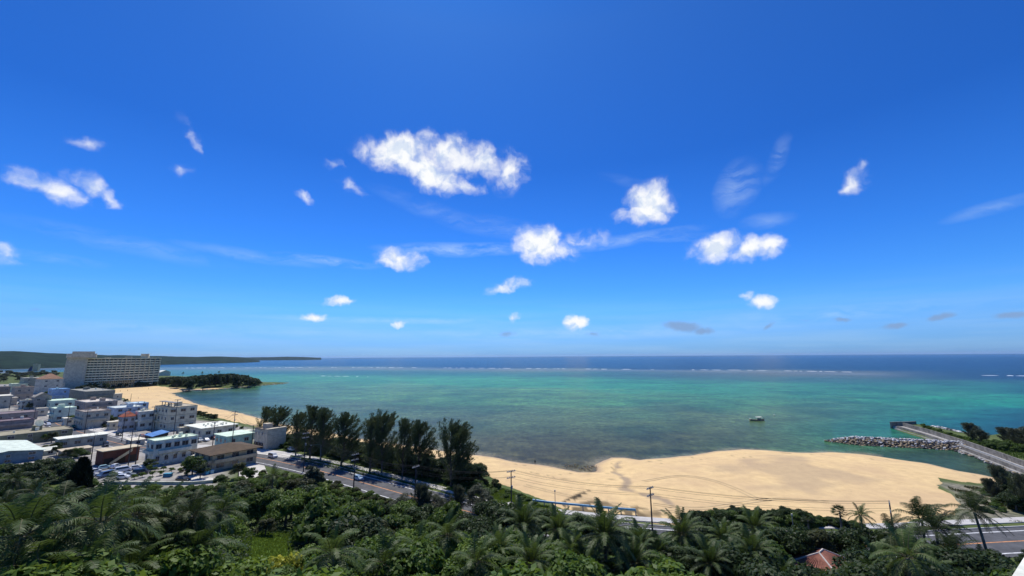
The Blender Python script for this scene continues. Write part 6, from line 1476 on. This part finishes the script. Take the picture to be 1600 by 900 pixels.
plist([(120,840,'coco',7,.95,'palm between the two dark columnar trees, lower row'),(5,862,'coco',6,1.0,'palm cut by the left edge above the bottom corner'),(245,862,'coco',6,.95,'palm in the dark hollow at lower left, right of the shaded one'),(310,862,'coco',6,.85,'palm left of the grass clearing'),(90,870,'coco',6,.9,'palm low at left between the edge palms'),(345,800,'coco',7,.8,'palm at the right end of the retaining wall palms'),(375,770,'dark',6,.7,'small dark palm right of the retaining wall'),
 (520,868,'coco',6,.85,'palm rising right of the yellow bush'),(600,882,'coco',5,.8,'low palm at the bottom, left of centre'),(655,860,'coco',6,.8,'palm on the slope below the feathery trees'),(780,866,'date',6,.9,'feather palm at the bottom left of the feather palm group'),(920,892,'date',5,.9,'feather palm cut by the bottom edge in the centre'),(1000,850,'date',7,.9,'feather palm left of the utility pole by the hedge'),(1130,842,'date',7,.85,'feather palm between the wide one and the middle of the hedge'),(1160,893,'date',5,.95,'feather palm at the bottom right of centre, lowest row'),(1375,893,'coco',5,.85,'palm at the bottom between the hut and the arching palm'),(1540,880,'coco',4.5,.7,'young palm under the lone coconut palm')])
palm(1522, 800, 'windy', 'tall lone coconut palm leaning in front of the road at the right edge', 12, 1.3, -.10, 0)
# black columnar trees
def column(u, dist, vt, w_, label):
    d = ray(u, 800); k = dist/math.hypot(d.x, d.y); x, y = d.x*k, d.y*k; g = G(x, y); h = 4
    while px(x, y, g+h)[1] > vt and h < 30: h += .1
    s_ = h/TREE['cy'][6]; tree_at('cy', x, y, label, w_/1.7, s_)
column(117, 118, 716, 2.5, 'tall black green columnar cypress among the left palms'); column(310, 84, 790, 1.7, 'shorter black columnar tree under the greyish palm'); column(98, 100, 792, 2.0, 'dark columnar bush at the foot of the tall cypress')
# marked trees near the road
tree_top('rd', 487, 724, 9.5, 'dark grey round tree covering the road below the tall pole'); 
for u, v, H, key, lab in [(655,758,8.5,'cg','grey green feathery tree overlapping the road bend'),(628,770,6.5,'gr','grey feathery bush left of the road bend'),(672,768,7,'gr','grey feathery bush right of the road bend'),(712,760,7.5,'cg','grey feathery tree in front of the last pine'),(745,754,7.5,'gr','wide dark grey tree hiding the road after the bend'),(758,770,6,'gr','grey bush below the wide dark grey tree'),(690,775,6,'gr','grey green bush on the bank below the road bend')]: tree_top(key, u, v, H, lab, scale=H/TREE[key][6]*1.15)
tree_top('yl', 447, 872, 3.4, 'bright yellow green leaved bush at the bottom edge', scale=1.25); tree_top('yl', 838, 862, 2.2, 'small yellowish bush under the feather palms')
for u, v in ((420, 880), (470, 884)): tree_top('yl', u, v, 2.6, 'small yellow green bush beside the big yellow one', grp='small yellow bushes')
# --- hillside jungle: individual trees, spaced on the slope
SIL = [(-80,738),(0,738),(60,745),(100,757),(130,758),(170,768),(335,766),(345,752),(400,748),(430,738),(470,742),(500,764),(560,778),(590,779),(620,774),(690,782),(760,792),(800,798),(850,806),(900,816),(1000,834),(1030,832),(1100,822),(1200,824),(1335,830),(1400,832),(1470,846),(1500,864),(1600,866),(1700,866)]
hutp = HUT.location; ZN = [(140, 'under the left palms'), (330, 'below the retaining wall'), (470, 'around the grass clearing'), (640, 'on the slope below the coast road'), (800, 'below the road bend'), (1050, 'between the feather palms'), (1230, 'left of the tiled hut'), (1400, 'around the tiled hut'), (1700, 'at the bottom right by the road')]
pts = []; cnts = {}
def ok_tree(x, y, sp): return all((x-a)**2+(y-b_)**2 > ((sp+s2)/2)**2 for a, b_, s2 in pts)
rr = random.Random(99); nj = 0
kinds = ['b1', 'b2', 'b3', 'b4', 'b5', 'b6', 'b2', 'b3', 'b1']
cl = [(rr.uniform(-230, 190), rr.uniform(25, 190), rr.choice(kinds)) for _ in range(60)]
nr_ = 0
for k in range(1500):
    u = rr.uniform(765, 1660); q = at(u, rr.uniform(826, 905), 3); X1, Y1 = np.array([q.x]), np.array([q.y]); dr = seg_dist(X1, Y1, ROAD2, False)[0]
    if not inside(X1, Y1, ROADPOLY)[0] or not 8.8 < dr < 17: continue
    g = G(q.x, q.y); u0, _ = px(q.x, q.y, g+4); H = 12.0; lim = np.interp(u0, [765, 800, 850, 900, 960, 1000, 1040, 1100, 1200, 1300, 1400, 1470, 1490, 1660], [782, 786, 794, 804, 816, 826, 826, 818, 819, 822, 828, 842, 858, 858])+rr.uniform(-3, 10)
    while H > 2 and px(q.x, q.y, g+H)[1] < lim: H -= .2
    if H < 2.5 or not ok_tree(q.x, q.y, 3.6): continue
    key = rr.choice(['b1', 'b2', 'b6', 'b4', 'b1']); hb = TREE[key][6]; pts.append((q.x, q.y, 3.8)); nr_ += 1
    where = 'below the blue railing' if u0 < 1000 else 'right of the blue railing' if u0 < 1120 else ('behind the tiled hut' if u0 < 1330 else 'behind the wind blown palms')
    tree_at(key, q.x, q.y, TREE[key][1]+' roadside tree '+where, max(.75, H/hb)*.95, H/hb, grp=TREE[key][1]+' roadside trees '+where, nm='roadside_tree')
print('roadside', nr_)
tries = 0
while tries < 26000 and nj < 330:
    tries += 1
    # sample evenly over the view of the slope
    y = 22+170*rr.random()**1.35; x = rr.uniform(-1.35, 1.35)*y
    g = G(x, y)
    if not inside(np.array([x]), np.array([y]), ROADPOLY)[0]: continue
    dr = seg_dist(np.array([x]), np.array([y]), ROAD2, False)[0]
    if dr < 9.5: continue
    u0, vb = px(x, y, g)
    if not (-90 < u0 < 1690): continue
    if (130 < u0 < 345 and vb < 770) or (u0 <= 130 and vb < 745): continue
    H = rr.uniform(4.4, 8.2) if rr.random() < .78 else rr.uniform(2.2, 4)
    vmin = np.interp(u0, [p_[0] for p_ in SIL], [p_[1] for p_ in SIL])+rr.uniform(0, 8)
    if 1205 < u0 < 1345 and y < hutp.y+2.5: vmin = np.interp(u0, [1205, 1235, 1280, 1325, 1345], [856, 880, 892, 896, 872])
    while H > 1.0 and px(x, y, g+H)[1] < vmin: H -= .25
    if H < 1.3: continue
    vt = px(x, y, g+H)[1]
    if vt > 915: continue
    key = min(cl, key=lambda c: (c[0]-x)**2+(c[1]-y)**2+rr.uniform(0, 500))[2] if rr.random() < .7 else rr.choice(kinds)
    hb = TREE[key][6]; s = H/hb; sx_ = max(s, .6)*rr.uniform(1.0, 1.25); rad = TREE[key][5]*sx_
    if math.hypot(x-hutp.x, y-hutp.y) < rad+3.2: continue
    pr_ = rad*650/y
    if u0+pr_*.8 > 386 and u0-pr_*.8 < 450 and vt < 880 and vb > 840: continue
    if not ok_tree(x, y, rad*1.12): continue
    pts.append((x, y, rad*1.05)); nj += 1; z_ = next(n for a, n in ZN if u0 < a)
    name_, lab_ = TREE[key][0], TREE[key][1]
    if H < 3.0: lab = '%s jungle shrub %s' % (lab_, z_); ct_ = 'shrub'
    else: lab = '%s jungle tree %s' % (lab_, z_); ct_ = 'tree'
    lab += ', road side' if vt < np.interp(u0, [0, 400, 1000], [790, 800, 855]) else (', mid slope' if vt < 872 else ', nearest the viewer')
    o = tree_at(key, x, y, lab, sx_, s, grp=lab.replace('tree', 'trees').replace('shrub', 'shrubs'), cat=ct_)
    if H < 3.0: o.name = 'jungle_shrub'
    if key == 'b5': o.name = 'large_leaved_tree'
for k in range(260):
    u = rr.uniform(400, 770); v = float(np.interp(u, [400, 480, 552, 640, 700, 770], [748, 752, 771, 797, 812, 828]))+rr.uniform(-6, 14); q = at(u, v, 3); X1, Y1 = np.array([q.x]), np.array([q.y])
    if not inside(X1, Y1, ROADPOLY)[0] or seg_dist(X1, Y1, ROAD2, False)[0] < 8.2: continue
    wh_ = 'beside the driveway' if u < 450 else 'near the round grey tree' if u < 530 else 'opposite the pale hatchback' if u < 600 else 'opposite the last pines' if u < 690 else 'after the road bend'
    H = rr.uniform(1.2, 2.6); tree_at('b3' if k % 3 else 'b4', q.x, q.y, ('bright green' if k % 3 else 'olive green')+' bush at the near edge of the coast road '+wh_, H/3.6, H/3.6, z=G(q.x, q.y)-.2, grp=('bright' if k % 3 else 'olive')+' road edge bushes '+wh_, cat='shrub', nm='roadside_bush')
print('jungle trees', nj, 'tries', tries)
# undergrowth: leaves carpeting the slope
g_ = np.random.default_rng(5); n = 260000; yy = 18+185*g_.random(n)**1.2; xx = g_.uniform(-1.4, 1.4, n)*yy
hh = height(xx, yy); ins = inside(xx, yy, ROADPOLY); dr = seg_dist(xx, yy, ROAD2, False)
f_ = yy*math.cos(PITCH)+(hh-CH)*math.sin(PITCH); uu = 800+650*xx/f_; vv = 450+650*(yy*math.sin(PITCH)-(hh-CH)*math.cos(PITCH))/f_
keep = ins & (dr > 9.2) & ~((uu < 340) & (vv < 763)) & ~((uu > 390) & (uu < 447) & (vv > 838) & (vv < 880)) & ~((uu > 340) & (uu < 420) & (vv < 755)) & ~((uu > 1500) & (vv < 890) & (g_.random(n) < .6))
xx, yy, hh = xx[keep], yy[keep], hh[keep]; n = len(xx)
C = np.stack([xx, yy, hh+g_.uniform(.0, .9, n)*(.3+vnoise(xx, yy, 3, 90))], 1); Nn = unit(g_.normal(size=(n, 3))*.6+np.array([0, 0, .8])); T = unit(np.cross(Nn, g_.normal(size=(n, 3)))); B = np.cross(Nn, T); s = g_.uniform(.12, .3, (n, 1))
me = quads_mesh('undergrowth', C, T*s, B*s*.5, LM['deep']); o = bpy.data.objects.new('undergrowth', me); scene.collection.objects.link(o); tag(o, 'tangled low undergrowth covering the hillside', 'undergrowth', None, 'stuff')
# grass tufts: clearing, river bank, verges, dune creepers
def grass(name, P, n, z, h, m, label, wdt=.05, seed=1, cond=None):
    g_ = np.random.default_rng(seed); P = poly_px(P, z) if z is not None else poly_ground(P); xs = [p_[0] for p_ in P]; ys = [p_[1] for p_ in P]
    x = g_.uniform(min(xs), max(xs), n); y = g_.uniform(min(ys), max(ys), n); k = inside(x, y, P) & (vnoise(x, y, 4, seed) > (.0 if cond is None else cond)); x, y = x[k], y[k]; n = len(x)
    hh = height(x, y); C = np.stack([x, y, hh+h*.5], 1); U = unit(np.stack([g_.uniform(-.5, .5, n), g_.uniform(-.5, .5, n), np.ones(n)], 1))*h*g_.uniform(.4, 1.2, (n, 1)); B = unit(np.cross(U, g_.normal(size=(n, 3))))*wdt
    o = bpy.data.objects.new(name, quads_mesh(name, C, U, B, LM[m])); scene.collection.objects.link(o); tag(o, label, 'grass', None, 'stuff')
grass('grass', [(378,830),(460,830),(456,890),(372,894)], 60000, None, .2, 'bright', 'bright green grass of the small clearing', .05, 2)
grass('grass', [(1475,752),(1560,757),(1600,790),(1620,818),(1500,812),(1505,792)], 26000, 3, .35, 'olive', 'patchy dry grass on the grey river bank', .07, 3, .5)
grass('creeper', [(745,752),(800,768),(860,790),(880,803),(850,806),(790,792),(740,775),(690,765)], 60000, 3, .3, 'bright', 'green beach creeper spreading over the dune edge', .12, 4, .25)
grass('grass', [(1440,666),(1500,681),(1540,690),(1640,705),(1640,722),(1560,712),(1480,685)], 22000, 1.9, .4, 'mid', 'green grass on top of the pier spit', .1, 5, .1)
grass('grass', [(560,700),(640,735),(700,758),(690,770),(600,750),(520,733),(470,722),(470,712)], 50000, 3, .3, 'mid', 'green grass verge between the sidewalk and the pines', .08, 6, .3)
# ---------------------------------------------------------------- air
hz_m = bpy.data.materials.new('haze_air'); hz_m.use_nodes = True; t = hz_m.node_tree; t.nodes.clear()
pv = t.nodes.new('ShaderNodeVolumePrincipled'); pv.inputs['Color'].default_value = (.50, .72, 1.0, 1); pv.inputs['Density'].default_value = 1.7e-5; pv.inputs['Anisotropy'].default_value = .3
ho = t.nodes.new('ShaderNodeOutputMaterial'); t.links.new(pv.outputs[0], ho.inputs['Volume'])
hb_ = MB().box(-52000, 52000, -52000, 52000, -7, 150).build('haze', hz_m); tag(hb_, kind='stuff')
hb_.visible_shadow = True
